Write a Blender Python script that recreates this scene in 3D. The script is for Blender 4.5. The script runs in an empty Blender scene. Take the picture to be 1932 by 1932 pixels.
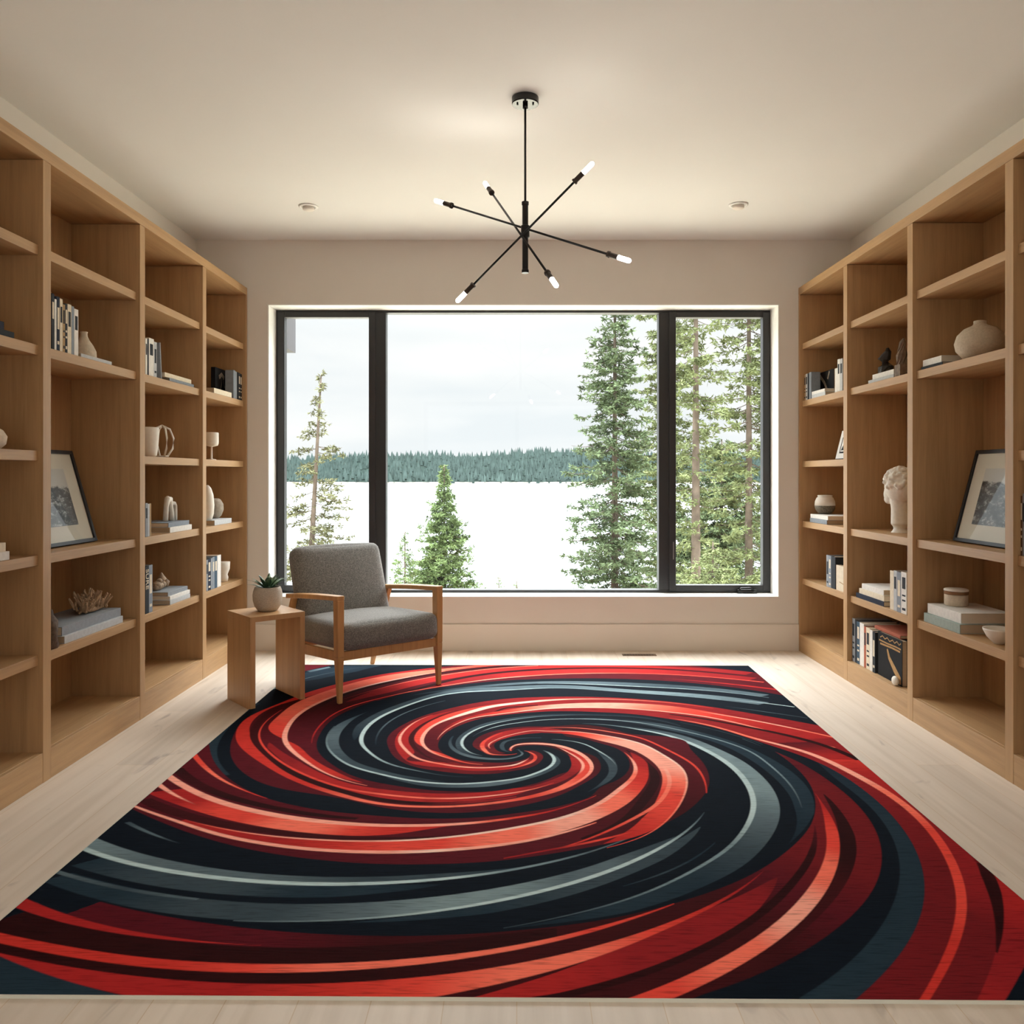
SKY0, SKY1, EXPO = 0.44, 7.5, 1.3
import bpy, bmesh, math, random
import numpy as np
from mathutils import Vector, Matrix
random.seed(7)
rng = np.random.default_rng(11)
C = bpy.context.scene.collection
PI = math.pi
# measured camera: focal length in pixels, principal point, eye height
F, CX, CY, EYE = 1575.0, 975.0, 897.0, 1.3

def gp(px, py):
    """floor point (x, y) seen at a pixel of the photograph"""
    d = F * EYE / (py - CY)
    return (px - CX) * d / F, d

# ------------------------------------------------------------------ helpers
def s2l(c):
    c = np.asarray(c, float)
    return np.where(c <= 0.04045, c / 12.92, ((c + 0.055) / 1.055) ** 2.4)

def hexl(h):
    h = h.lstrip('#')
    return tuple(float(v) for v in s2l([int(h[i:i + 2], 16) / 255 for i in (0, 2, 4)]))

def link(o, parent=None):
    C.objects.link(o)
    if parent is not None:
        o.parent = parent
    return o

def tag(o, label=None, cat=None, group=None, kind=None):
    if label: o['label'] = label
    if cat: o['category'] = cat
    if group: o['group'] = group
    if kind: o['kind'] = kind
    return o

def thing(name, loc, rz=0.0, label=None, cat=None, group=None):
    o = bpy.data.objects.new(name, None)
    o.empty_display_size = 0.1
    o.location = loc
    o.rotation_euler = (0, 0, rz)
    link(o)
    return tag(o, label, cat, group)

class MB:
    """collects vertices and faces, builds ONE mesh object"""
    def __init__(self):
        self.v = []; self.f = []
    def add(self, vs, fs, M=None):
        n = len(self.v)
        if M is not None:
            vs = [tuple(M @ Vector(p)) for p in vs]
        self.v += [tuple(p) for p in vs]
        self.f += [tuple(i + n for i in f) for f in fs]
        return self
    def box(self, x0, x1, y0, y1, z0, z1, M=None):
        vs = [(x0, y0, z0), (x1, y0, z0), (x1, y1, z0), (x0, y1, z0), (x0, y0, z1), (x1, y0, z1), (x1, y1, z1), (x0, y1, z1)]
        return self.add(vs, [(0, 3, 2, 1), (4, 5, 6, 7), (0, 1, 5, 4), (1, 2, 6, 5), (2, 3, 7, 6), (3, 0, 4, 7)], M)
    def hexa(self, bot, top):
        """eight corners: four bottom, four top (counter-clockwise)"""
        return self.add(list(bot) + list(top), [(0, 3, 2, 1), (4, 5, 6, 7), (0, 1, 5, 4), (1, 2, 6, 5), (2, 3, 7, 6), (3, 0, 4, 7)])
    def rbox(self, sx, sy, sz, r, n=6, crown=(0, 0, 0), M=None):
        """rounded box, centred; crown pushes the middle of the faces outward"""
        vs = []; fs = []; idx = {}
        hx, hy, hz = sx / 2, sy / 2, sz / 2
        def pt(p):
            k = tuple(round(a, 5) for a in p)
            if k in idx: return idx[k]
            q = Vector(p)
            c = Vector((max(-hx + r, min(hx - r, q.x * hx)), max(-hy + r, min(hy - r, q.y * hy)), max(-hz + r, min(hz - r, q.z * hz))))
            d = Vector((q.x * hx, q.y * hy, q.z * hz)) - c
            w = c + (d.normalized() * r if d.length > 1e-9 else d)
            fx, fy, fz = (1 - q.x ** 2), (1 - q.y ** 2), (1 - q.z ** 2)
            w.x += crown[0] * q.x * fy * fz; w.y += crown[1] * q.y * fx * fz; w.z += crown[2] * q.z * fx * fy
            idx[k] = len(vs); vs.append(tuple(w)); return idx[k]
        # parameter spacing dense near the edges
        t = [math.sin((i / n * 2 - 1) * PI / 2) for i in range(n + 1)]
        for ax in range(3):
            for s in (-1, 1):
                for i in range(n):
                    for j in range(n):
                        quad = []
                        for (a, b) in ((i, j), (i + 1, j), (i + 1, j + 1), (i, j + 1)):
                            p = [0, 0, 0]; p[ax] = s; p[(ax + 1) % 3] = t[a]; p[(ax + 2) % 3] = t[b]
                            quad.append(pt(p))
                        if s < 0: quad.reverse()
                        fs.append(tuple(quad))
        return self.add(vs, fs, M)
    def tube(self, pts, rad, n=10, cap=True):
        """tube along points; rad is a number or one radius per point"""
        pts = [Vector(p) for p in pts]
        if not hasattr(rad, '__len__'): rad = [rad] * len(pts)
        base = len(self.v); vs = []; fs = []
        up = Vector((0, 0, 1))
        for i, p in enumerate(pts):
            d = (pts[min(i + 1, len(pts) - 1)] - pts[max(i - 1, 0)])
            d = d.normalized() if d.length > 1e-9 else Vector((0, 0, 1))
            a = d.cross(up)
            if a.length < 1e-3: a = d.cross(Vector((1, 0, 0)))
            a.normalize(); b = d.cross(a)
            for k in range(n):
                t = 2 * PI * k / n
                vs.append(p + (a * math.cos(t) + b * math.sin(t)) * rad[i])
        for i in range(len(pts) - 1):
            for k in range(n):
                fs.append((i * n + k, i * n + (k + 1) % n, (i + 1) * n + (k + 1) % n, (i + 1) * n + k))
        if cap:
            fs.append(tuple(range(n))[::-1]); fs.append(tuple((len(pts) - 1) * n + k for k in range(n)))
        return self.add(vs, fs)
    def lathe(self, prof, c=(0, 0, 0), n=32, fn=None):
        """profile [(r, z)] turned about z"""
        vs = []; fs = []
        for (r, z) in prof:
            for k in range(n):
                t = 2 * PI * k / n
                rr = r * (fn(t, z) if fn else 1)
                vs.append((c[0] + rr * math.cos(t), c[1] + rr * math.sin(t), c[2] + z))
        m = len(prof)
        for i in range(m - 1):
            for k in range(n):
                fs.append((i * n + k, i * n + (k + 1) % n, (i + 1) * n + (k + 1) % n, (i + 1) * n + k))
        fs.append(tuple(range(n))[::-1]); fs.append(tuple((m - 1) * n + k for k in range(n)))
        return self.add(vs, fs)
    def ball(self, c, r, n=12, m=8):
        if not hasattr(r, '__len__'): r = (r, r, r)
        vs = [(c[0], c[1], c[2] - r[2])]; fs = []
        for i in range(1, m):
            a = PI * i / m - PI / 2
            for k in range(n):
                t = 2 * PI * k / n
                vs.append((c[0] + r[0] * math.cos(a) * math.cos(t), c[1] + r[1] * math.cos(a) * math.sin(t), c[2] + r[2] * math.sin(a)))
        vs.append((c[0], c[1], c[2] + r[2]))
        for k in range(n): fs.append((0, 1 + (k + 1) % n, 1 + k))
        for i in range(m - 2):
            for k in range(n):
                fs.append((1 + i * n + k, 1 + i * n + (k + 1) % n, 1 + (i + 1) * n + (k + 1) % n, 1 + (i + 1) * n + k))
        L = len(vs) - 1
        for k in range(n): fs.append((L, 1 + (m - 2) * n + k, 1 + (m - 2) * n + (k + 1) % n))
        return self.add(vs, fs)
    def build(self, name, mat, parent=None, smooth=False, bevel=0.0, segs=2, auto=None):
        me = bpy.data.meshes.new(name)
        me.from_pydata([tuple(p) for p in self.v], [], self.f)
        if smooth: me.polygons.foreach_set('use_smooth', [True] * len(me.polygons))
        me.update()
        if mat: me.materials.append(mat)
        o = bpy.data.objects.new(name, me)
        link(o, parent)
        if bevel:
            b = o.modifiers.new('bevel', 'BEVEL'); b.width = bevel; b.segments = segs; b.limit_method = 'ANGLE'; b.angle_limit = 0.6
        return o

# ------------------------------------------------------------------ materials
def newmat(name):
    m = bpy.data.materials.new(name); m.use_nodes = True
    nt = m.node_tree
    b = nt.nodes['Principled BSDF']
    return m, nt, b

def N(nt, typ, **kw):
    n = nt.nodes.new(typ)
    for k, v in kw.items():
        if k in n.inputs: n.inputs[k].default_value = v
        else: setattr(n, k, v)
    return n

def pos_scaled(nt, s, obj=False):
    g = nt.nodes.new('ShaderNodeTexCoord') if obj else nt.nodes.new('ShaderNodeNewGeometry')
    mp = nt.nodes.new('ShaderNodeMapping'); mp.inputs['Scale'].default_value = s
    nt.links.new(g.outputs['Object' if obj else 'Position'], mp.inputs['Vector'])
    return mp.outputs['Vector']

def ramp(nt, fac, stops):
    r = nt.nodes.new('ShaderNodeValToRGB')
    el = r.color_ramp.elements
    while len(el) < len(stops): el.new(0.5)
    for e, (p, c) in zip(el, stops):
        e.position = p; e.color = (c[0], c[1], c[2], 1)
    nt.links.new(fac, r.inputs['Fac'])
    return r.outputs['Color']

def bump(nt, b, h, strength, dist):
    bp = nt.nodes.new('ShaderNodeBump'); bp.inputs['Strength'].default_value = strength; bp.inputs['Distance'].default_value = dist
    nt.links.new(h, bp.inputs['Height']); nt.links.new(bp.outputs['Normal'], b.inputs['Normal'])

def simple(name, col, rough=0.6, var=0.0, scale=40, bmp=0.0, metallic=0.0, spec=None, obj=True, stretch=(1, 1, 1)):
    m, nt, b = newmat(name)
    c = hexl(col) if isinstance(col, str) else col
    b.inputs['Base Color'].default_value = (*c, 1)
    b.inputs['Roughness'].default_value = rough
    b.inputs['Metallic'].default_value = metallic
    if spec is not None: b.inputs['Specular IOR Level'].default_value = spec
    if var or bmp:
        v = pos_scaled(nt, stretch, obj)
        n = N(nt, 'ShaderNodeTexNoise', Scale=scale, Detail=5.0)
        nt.links.new(v, n.inputs['Vector'])
        if var:
            lo = tuple(max(0, a * (1 - var)) for a in c); hi = tuple(min(1, a * (1 + var)) for a in c)
            nt.links.new(ramp(nt, n.outputs['Fac'], [(0.3, lo), (0.7, hi)]), b.inputs['Base Color'])
        if bmp: bump(nt, b, n.outputs['Fac'], bmp, 0.004)
    return m

def wood(name, col, axis='z', rough=0.5, contrast=0.16, fine=1.0):
    m, nt, b = newmat(name)
    c = np.array(hexl(col))
    sc = {'x': (1.2, 26, 26), 'y': (26, 1.2, 26), 'z': (26, 26, 1.2)}[axis]
    v = pos_scaled(nt, tuple(a * fine for a in sc))
    n1 = N(nt, 'ShaderNodeTexNoise', Scale=1.0, Detail=6.0, Distortion=0.6)
    nt.links.new(v, n1.inputs['Vector'])
    n2 = N(nt, 'ShaderNodeTexNoise', Scale=7.0, Detail=3.0)
    nt.links.new(v, n2.inputs['Vector'])
    mx = N(nt, 'ShaderNodeMath', operation='MULTIPLY_ADD'); mx.inputs[1].default_value = 0.45
    nt.links.new(n2.outputs['Fac'], mx.inputs[0]); nt.links.new(n1.outputs['Fac'], mx.inputs[2])
    nt.links.new(ramp(nt, mx.outputs[0], [(0.45, tuple(c * (1 - contrast) * np.array([1, .96, .9]))), (0.72, tuple(c)), (0.95, tuple(np.minimum(1, c * (1 + contrast * .8))))]), b.inputs['Base Color'])
    b.inputs['Roughness'].default_value = rough
    bump(nt, b, mx.outputs[0], 0.15, 0.002)
    return m

M = {}
OAK = '#b08c62'
M['oak_z'] = wood('oak_vertical', OAK, 'z')
M['oak_y'] = wood('oak_along', OAK, 'y')
M['oak_x'] = wood('oak_across', OAK, 'x')
M['teak'] = wood('chair_wood', '#c2935f', 'z', rough=0.4, contrast=0.2)
M['table'] = wood('table_wood', '#bf976b', 'z', rough=0.42, contrast=0.14)
M['wall'] = simple('wall_paint', '#e0dad2', 0.9, var=0.015, scale=3, bmp=0.03, obj=False)
M['ceil'] = simple('ceiling_paint', '#e6e5e2', 0.95, var=0.01, scale=2, obj=False)
M['trimw'] = simple('trim_paint', '#e4dcd2', 0.7)
M['reveal'] = simple('reveal_paint', '#eeeeea', 0.7)
M['frame'] = simple('window_frame_black', '#2a2a2c', 0.45)
M['blackmetal'] = simple('black_metal', '#141414', 0.35, metallic=0.3)
M['bronze'] = simple('socket_bronze', '#3a2f28', 0.4, metallic=0.5)
M['steel'] = simple('brushed_steel', '#9a9a9a', 0.3, metallic=1.0)
M['white'] = simple('white_ceramic', '#e4ddd0', 0.6, var=0.05, scale=30, bmp=0.05)
M['cream'] = simple('cream_ceramic', '#d3c4ae', 0.75, var=0.1, scale=60, bmp=0.25)
M['pages'] = simple('page_edges', '#b9a68c', 0.9, var=0.12, scale=6, stretch=(1, 1, 80))
M['pages2'] = simple('page_edges_pale', '#d9ccb8', 0.9, var=0.1, scale=6, stretch=(80, 80, 1))
M['soil'] = simple('soil', '#2a1f18', 0.95, var=0.3, scale=80, bmp=0.5)

# floor: wide pale oak planks running away from the camera
def floor_mat():
    m, nt, b = newmat('floor_planks')
    g = nt.nodes.new('ShaderNodeNewGeometry')
    sep = nt.nodes.new('ShaderNodeSeparateXYZ'); nt.links.new(g.outputs['Position'], sep.inputs[0])
    cmb = nt.nodes.new('ShaderNodeCombineXYZ')
    nt.links.new(sep.outputs['Y'], cmb.inputs['X']); nt.links.new(sep.outputs['X'], cmb.inputs['Y'])
    br = N(nt, 'ShaderNodeTexBrick', Scale=1.0)
    br.inputs['Brick Width'].default_value = 2.3; br.inputs['Row Height'].default_value = 0.18
    br.inputs['Mortar Size'].default_value = 0.0016; br.inputs['Mortar Smooth'].default_value = 0.3
    br.inputs['Bias'].default_value = 0.0; br.offset = 0.37
    c = np.array(hexl('#dbcdbd'))
    br.inputs['Color1'].default_value = (*(c * 0.93), 1); br.inputs['Color2'].default_value = (*np.minimum(1, c * 1.05), 1)
    br.inputs['Mortar'].default_value = (*hexl('#cdb79c'), 1)
    nt.links.new(cmb.outputs[0], br.inputs['Vector'])
    mp = nt.nodes.new('ShaderNodeMapping'); mp.inputs['Scale'].default_value = (18, 0.9, 1)
    nt.links.new(g.outputs['Position'], mp.inputs['Vector'])
    n1 = N(nt, 'ShaderNodeTexNoise', Scale=1.0, Detail=7.0, Distortion=0.5); nt.links.new(mp.outputs[0], n1.inputs['Vector'])
    gr = ramp(nt, n1.outputs['Fac'], [(0.3, (0.86, 0.84, 0.81)), (0.6, (1, 1, 1))])
    mul = N(nt, 'ShaderNodeMixRGB', blend_type='MULTIPLY'); mul.inputs['Fac'].default_value = 1
    nt.links.new(br.outputs['Color'], mul.inputs['Color1']); nt.links.new(gr, mul.inputs['Color2'])
    # sparse grey knots
    mp2 = nt.nodes.new('ShaderNodeMapping'); mp2.inputs['Scale'].default_value = (5.5, 1.7, 1)
    nt.links.new(g.outputs['Position'], mp2.inputs['Vector'])
    n2 = N(nt, 'ShaderNodeTexNoise', Scale=1.6, Detail=3.0, Distortion=0.9); nt.links.new(mp2.outputs[0], n2.inputs['Vector'])
    kn = ramp(nt, n2.outputs['Fac'], [(0.64, (1, 1, 1)), (0.74, (0.70, 0.68, 0.69))])
    mul2 = N(nt, 'ShaderNodeMixRGB', blend_type='MULTIPLY'); mul2.inputs['Fac'].default_value = 1
    nt.links.new(mul.outputs[0], mul2.inputs['Color1']); nt.links.new(kn, mul2.inputs['Color2'])
    nt.links.new(mul2.outputs[0], b.inputs['Base Color'])
    b.inputs['Roughness'].default_value = 0.5
    bump(nt, b, br.outputs['Fac'], -0.2, 0.002)
    return m
M['floor'] = floor_mat()

def fabric_mat():
    m, nt, b = newmat('grey_tweed')
    v = pos_scaled(nt, (1, 1, 1), True)
    n1 = N(nt, 'ShaderNodeTexNoise', Scale=260.0, Detail=2.0); nt.links.new(v, n1.inputs['Vector'])
    n2 = N(nt, 'ShaderNodeTexNoise', Scale=110.0, Detail=4.0); nt.links.new(v, n2.inputs['Vector'])
    ad = N(nt, 'ShaderNodeMath', operation='MULTIPLY_ADD'); ad.inputs[1].default_value = 0.5
    nt.links.new(n2.outputs['Fac'], ad.inputs[0]); nt.links.new(n1.outputs['Fac'], ad.inputs[2])
    nt.links.new(ramp(nt, ad.outputs[0], [(0.55, hexl('#55534f')), (0.76, hexl('#75736f')), (.98, hexl('#98958f'))]), b.inputs['Base Color'])
    b.inputs['Roughness'].default_value = 0.95
    b.inputs['Sheen Weight'].default_value = 0.25
    bump(nt, b, n1.outputs['Fac'], 0.5, 0.003)
    return m
M['fabric'] = fabric_mat()

def glass_mat():
    m = bpy.data.materials.new('window_glass'); m.use_nodes = True
    nt = m.node_tree; nt.nodes.clear()
    out = nt.nodes.new('ShaderNodeOutputMaterial')
    tr = N(nt, 'ShaderNodeBsdfTransparent'); tr.inputs['Color'].default_value = (0.97, 0.98, 0.975, 1)
    gl = N(nt, 'ShaderNodeBsdfGlossy'); gl.inputs['Roughness'].default_value = 0.02
    lw = N(nt, 'ShaderNodeLayerWeight'); pw = N(nt, 'ShaderNodeMath', operation='POWER'); pw.inputs[1].default_value = 5.0
    nt.links.new(lw.outputs['Facing'], pw.inputs[0])
    fr = N(nt, 'ShaderNodeMath', operation='MULTIPLY_ADD'); fr.inputs[1].default_value = .9; fr.inputs[2].default_value = .012; nt.links.new(pw.outputs[0], fr.inputs[0])
    mx = nt.nodes.new('ShaderNodeMixShader')
    nt.links.new(fr.outputs[0], mx.inputs[0]); nt.links.new(tr.outputs[0], mx.inputs[1]); nt.links.new(gl.outputs[0], mx.inputs[2])
    nt.links.new(mx.outputs[0], out.inputs['Surface'])
    return m
M['glass'] = glass_mat()

def emis(name, col, st):
    m = bpy.data.materials.new(name); m.use_nodes = True
    nt = m.node_tree; nt.nodes.clear()
    out = nt.nodes.new('ShaderNodeOutputMaterial'); e = nt.nodes.new('ShaderNodeEmission')
    e.inputs['Color'].default_value = (*col, 1); e.inputs['Strength'].default_value = st
    nt.links.new(e.outputs[0], out.inputs['Surface']); return m
M['bulb'] = emis('bulb_glow', (1.0, 0.95, 0.87), 26.0)
# ------------------------------------------------------------------ the room
XL, XR, YB, YF, ZC = -2.38, 2.478, 6.2, -2.3, 3.048      # walls, far wall, wall behind the camera, ceiling
T = 0.3
def struct(o, name=None): return tag(o, kind='structure')
struct(MB().box(XL - T, XR + T, YF - T, YB + T, -0.2, 0.0).build('floor', M['floor']))
struct(MB().box(XL - T, XR + T, YF - T, YB + T, ZC, ZC + 0.2).build('ceiling', M['ceil']))
struct(MB().box(XL - T, XL, YF - T, YB + T, 0, ZC).build('wall_left', M['wall']))
struct(MB().box(XR, XR + T, YF - T, YB + T, 0, ZC).build('wall_right', M['wall']))
# far wall with the window opening
WX0, WX1, WZ0, WZ1 = -1.85, 1.949, 0.394, 2.572
def holed_wall(name, y0, y1, hx0, hx1, hz0, hz1):
    b = MB()
    xs = [XL, hx0, hx1, XR]; zs = [0, hz0, hz1, ZC]
    def V(i, j, y): return (xs[i], y, zs[j])
    for y, flip in ((y0, 0), (y1, 1)):
        for i in range(3):
            for j in range(3):
                if (i, j) == (1, 1): continue
                q = [V(i, j, y), V(i + 1, j, y), V(i + 1, j + 1, y), V(i, j + 1, y)]
                if flip: q.reverse()
                b.add(q, [(0, 1, 2, 3)])
    r = [V(1, 1, y0), V(2, 1, y0), V(2, 2, y0), V(1, 2, y0)]; R_ = [V(1, 1, y1), V(2, 1, y1), V(2, 2, y1), V(1, 2, y1)]
    for k in range(4): b.add([r[k], r[(k + 1) % 4], R_[(k + 1) % 4], R_[k]], [(0, 3, 2, 1)])
    o = b.build(name, M['wall']); return struct(o)
holed_wall('wall_far', YB, YB + T, WX0, WX1, WZ0, WZ1)
# wall behind the camera, opened for an added window that lets in fill light
holed_wall('wall_near', YF - T, YF, -1.7, 1.8, 0.25, 2.65)
# white reveal lining of the window opening
rv = MB(); e = 0.008
ya, yb = YB - 0.003, YB + T + 0.01
rv.box(WX0, WX0 + e, ya, yb, WZ0, WZ1); rv.box(WX1 - e, WX1, ya, yb, WZ0, WZ1)
rv.box(WX0, WX1, ya, yb, WZ1 - e, WZ1); rv.box(WX0, WX1, ya - 0.004, yb, WZ0, WZ0 + e)
struct(rv.build('trim_1', M['reveal']))
struct(MB().box(-2.0, 2.09, YB - 0.016, YB, 0.0, 0.196).build('baseboard_far', M['trimw'], bevel=0.002))

# window: black frame, two casement sashes, fixed middle pane
YW = 6.39; KW = F / YW
def wx(px): return (px - CX) / KW
def wz(py): return EYE - (py - CY) / KW
win = thing('window_1', (0, YW, 0)); tag(win, kind='structure')
fy0, fy1 = 0.0, 0.09
X0, X1, Z0, Z1 = WX0 + e, WX1 - e, WZ0 + e, WZ1 - e
m1a, m1b, m2a, m2b = wx(703), wx(728), wx(1243), wx(1266)
fb = MB()
fb.box(X0, wx(524), fy0, fy1, Z0, Z1); fb.box(wx(1452), X1, fy0, fy1, Z0, Z1)
fb.box(wx(524), wx(1452), fy0, fy1, wz(590), Z1); fb.box(wx(524), wx(1452), fy0, fy1, Z0, wz(1113))
fb.box(m1a, m1b, fy0, fy1, wz(1113), wz(590)); fb.box(m2a, m2b, fy0, fy1, wz(1113), wz(590))
fb.build('window_frame', M['frame'], win, bevel=0.003)
def sash(xa, xb, za, zb, w):
    s = MB(); a, b_ = -0.012, 0.06
    s.box(xa, xa + w, a, b_, za, zb); s.box(xb - w, xb, a, b_, za, zb)
    s.box(xa + w, xb - w, a, b_, zb - w * .8, zb); s.box(xa + w, xb - w, a, b_, za, za + w * .8)
    return s.build('sash', M['frame'], win, bevel=0.003)
for (xa, xb) in ((wx(524) + .002, wx(709)), (wx(1262), wx(1452) - .002)):
    s = sash(xa, xb, wz(1114), wz(589), 0.052)
    MB().box(xa + .045, xb - .045, 0.028, 0.034, wz(1114) + .035, wz(589) - .035).build('glass_pane', M['glass'], s)
MB().box(m1b - .004, m2a + .004, 0.05, 0.056, wz(1113) - .004, wz(590) + .004).build('glass_pane', M['glass'], win)
ck = MB(); cxk, czk = wx(1407), wz(1115)
ck.rbox(0.15, 0.03, 0.035, 0.008, 4, M=Matrix.Translation((cxk, -0.03, czk)))
ck.tube([(cxk - 0.06, -0.035, czk + .01), (cxk - .05, -0.05, czk + .028), (cxk + .02, -0.052, czk + .03), (cxk + .05, -0.045, czk + .012)], 0.006, 8)
tag(ck.build('crank_handle', M['blackmetal'], win, smooth=True))
MB().box(wx(1269), wx(1271), -0.018, -0.012, wz(1055), wz(1022)).build('latch', M['steel'], win)
# unseen window added behind the camera to light the room from there
w2 = thing('added_fill_window', (0, YF - 0.1, 0)); tag(w2, kind='structure')
f2 = MB()
for (a, b_, c_, d_) in ((-1.7, -1.63, .25, 2.65), (1.73, 1.8, .25, 2.65), (-.03, .03, .25, 2.65), (-1.7, 1.8, .25, .32), (-1.7, 1.8, 2.58, 2.65)):
    f2.box(a, b_, -0.08, 0, c_, d_)
f2.build('window_frame', M['frame'], w2)
MB().box(-1.64, -.02, -.045, -.04, .31, 2.59).build('glass_pane', M['glass'], w2)
MB().box(.02, 1.74, -.045, -.04, .31, 2.59).build('glass_pane', M['glass'], w2)

# ------------------------------------------------------------------ bookcases
LV = [0.129, 0.541, 0.963, 1.405, 1.851, 2.273]          # tops of the shelves
TH = 0.043
def bookcase(side, X, XW, posts, missing, label):
    s = -1 if side == 'L' else 1
    root = thing('built_in_bookcase', ((X + XW) / 2, (posts[0] + posts[-1]) / 2, 0), 0, label, 'bookcase')
    ox, oy = root.location.x, root.location.y
    def bx(x0, x1, y0, y1, z0, z1, name, mat, bev=0.0015):
        x0, x1 = sorted((x0, x1)); y0, y1 = sorted((y0, y1))
        return MB().box(x0 - ox, x1 - ox, y0 - oy, y1 - oy, z0, z1).build(name, mat, root, bevel=bev)
    g = 0.002
    back = XW - s * g
    ya, yb = posts[-1] - .03, posts[0] + .03
    for i_, y in enumerate(posts):
        bx(X, back - s * .012, y - (.0 if i_ == 0 else .03), y + .03, 0.0, 2.634, 'divider', M['oak_z'])
    bx(X, back, ya, yb, 2.636, 2.69, 'top_rail', M['oak_y'])
    bx(back - s * .012, back, ya, yb, 0.0, 2.634, 'back_panel', M['oak_z'], 0)
    for i in range(len(posts) - 1):
        a, b_ = posts[i + 1] + .0305, posts[i] - (.0005 if i == 0 else .0305)
        bx(X + s * .001, X + s * .02, a, b_, 0.0, LV[0] - .001, 'plinth', M['oak_y'])
        bx(X + s * .0205, back - s * .0125, a, b_, LV[0] - .03, LV[0], 'shelf', M['oak_y'])
        for k in range(1, 6):
            if (i, k) in missing: continue
            bx(X + s * .02, back - s * .0125, a, b_, LV[k] - TH, LV[k], 'shelf', M['oak_y'])
    return root
PL = [6.165, 5.348, 4.462, 3.555, 2.66, 1.77]
PR = [6.165, 5.313, 4.438, 3.544, 2.66, 1.77]
bookcase('L', -2.0, XL, PL, {(2, 3)}, 'floor-to-near-ceiling pale oak bookcase along the left wall, beside the armchair')
bookcase('R', 2.09, XR, PR, {(1, 3), (2, 3)}, 'floor-to-near-ceiling pale oak bookcase along the right wall, holding a white bust')

# ------------------------------------------------------------------ ceiling and floor fittings
def downlight(px, py, label):
    d = (ZC - EYE) * F / (CY - py); x = (px - CX) * d / F
    t = thing('recessed_downlight', (x, d, ZC), 0, label, 'ceiling light', 'recessed ceiling lights')
    MB().lathe([(0.0625, 0), (0.0625, -.006), (.045, -.009), (.043, -.001)], n=32).build('trim_ring', M['reveal'], t, smooth=True)
    MB().lathe([(0.036, -.002), (0.038, -.022), (.034, -.026), (.001, -.027)], n=24).build('lamp_head', M['trimw'], t, smooth=True)
downlight(582, 389, 'small white recessed ceiling light above the left half of the window')
downlight(1393, 386, 'small white recessed ceiling light above the right end of the window')
vx, vd = gp(1206, 1236)
vt = thing('floor_vent', (vx, vd, 0), 0, 'slim dark floor register in front of the far wall baseboard', 'vent')
MB().box(-.122, .122, -.03, .03, 0.0005, .003).build('vent_frame', simple('vent_bronze', '#6b5238', .5), vt)
sl = MB()
for k in range(11): sl.box(-.11 + k * .02, -.096 + k * .02, -.02, .02, .003, .0042)
sl.build('louvre', simple('vent_dark', '#3a2a1d', .5), vt)

# ------------------------------------------------------------------ chandelier
CD = 3.86
def cp(px, py, d): return Vector(((px - CX) * d / F, d, EYE - (py - CY) * d / F))
cc = cp(991, 183, CD); CXx = cc.x
ch = thing('chandelier', (CXx, CD, ZC), 0, 'black branching chandelier with three crossed rods and six glowing tube bulbs', 'chandelier')
def loc(v): return Vector(v) - Vector((CXx, CD, ZC))
MB().lathe([(0.001, -.001), (0.0615, -.001), (0.0625, -.004), (.0625, -.03), (.060, -.034), (.001, -.034)], n=40).build('canopy', simple('canopy_black', '#101010', .12), ch, smooth=False, bevel=.001)
MB().tube([(0, 0, -.034), (0, 0, -.05)], .012, 16).build('canopy_collar', M['blackmetal'], ch, smooth=True)
for sx in (-1, 1):
    MB().lathe([(0.004, 0), (.0045, -.006), (.001, -.007)], c=(sx * .036, -.012, -.034), n=12).build('canopy_screw', M['blackmetal'], ch)
MB().tube([(0, 0, -.05), (0, 0, -.485)], .0052, 12).build('stem', M['blackmetal'], ch, smooth=True)
zt, zb_ = cp(991, 381, CD).z - ZC, cp(991, 515, CD).z - ZC
MB().lathe([(0.001, zb_), (.0165, zb_), (.0165, zb_ + .014), (.0138, zb_ + .016), (.0138, zt - .016), (.0165, zt - .014), (.0165, zt), (.001, zt)][::-1], n=24).build('centre_tube', M['blackmetal'], ch)
zh = cp(990, 437, CD).z - ZC
MB().lathe([(.0145, zh + .03), (.02, zh + .026), (.02, zh - .026), (.0145, zh - .03)], n=20).build('hub', M['blackmetal'], ch)
rods = [((820, 378, 4.16), (1190, 493, 3.56)), ((914, 344, 4.22), (1051, 541, 3.55)), ((1120, 306, 3.70), (861, 570, 3.98))]
for a, b_ in rods:
    A, B = loc(cp(*a)), loc(cp(*b_)); d = (B - A).normalized()
    bl, sl_ = 0.068, 0.052
    MB().tube([A + d * (bl + sl_ - .004), B - d * (bl + sl_ - .004)], .0052, 10).build('rod', M['blackmetal'], ch, smooth=True)
    for P, q in ((A, d), (B, -d)):
        so = MB().tube([P + q * (bl - .004), P + q * (bl + sl_ - .01), P + q * (bl + sl_ - .01), P + q * (bl + sl_)], [.0115, .0115, .0145, .0145], 14).build('socket', M['bronze'], ch)
        MB().tube([P, P + q * .003, P + q * .010, P + q * (bl - .006), P + q * (bl + .002)], [.002, .0075, .0105, .0105, .008], 14).build('tube_bulb', M['bulb'], so, smooth=True)

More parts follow.
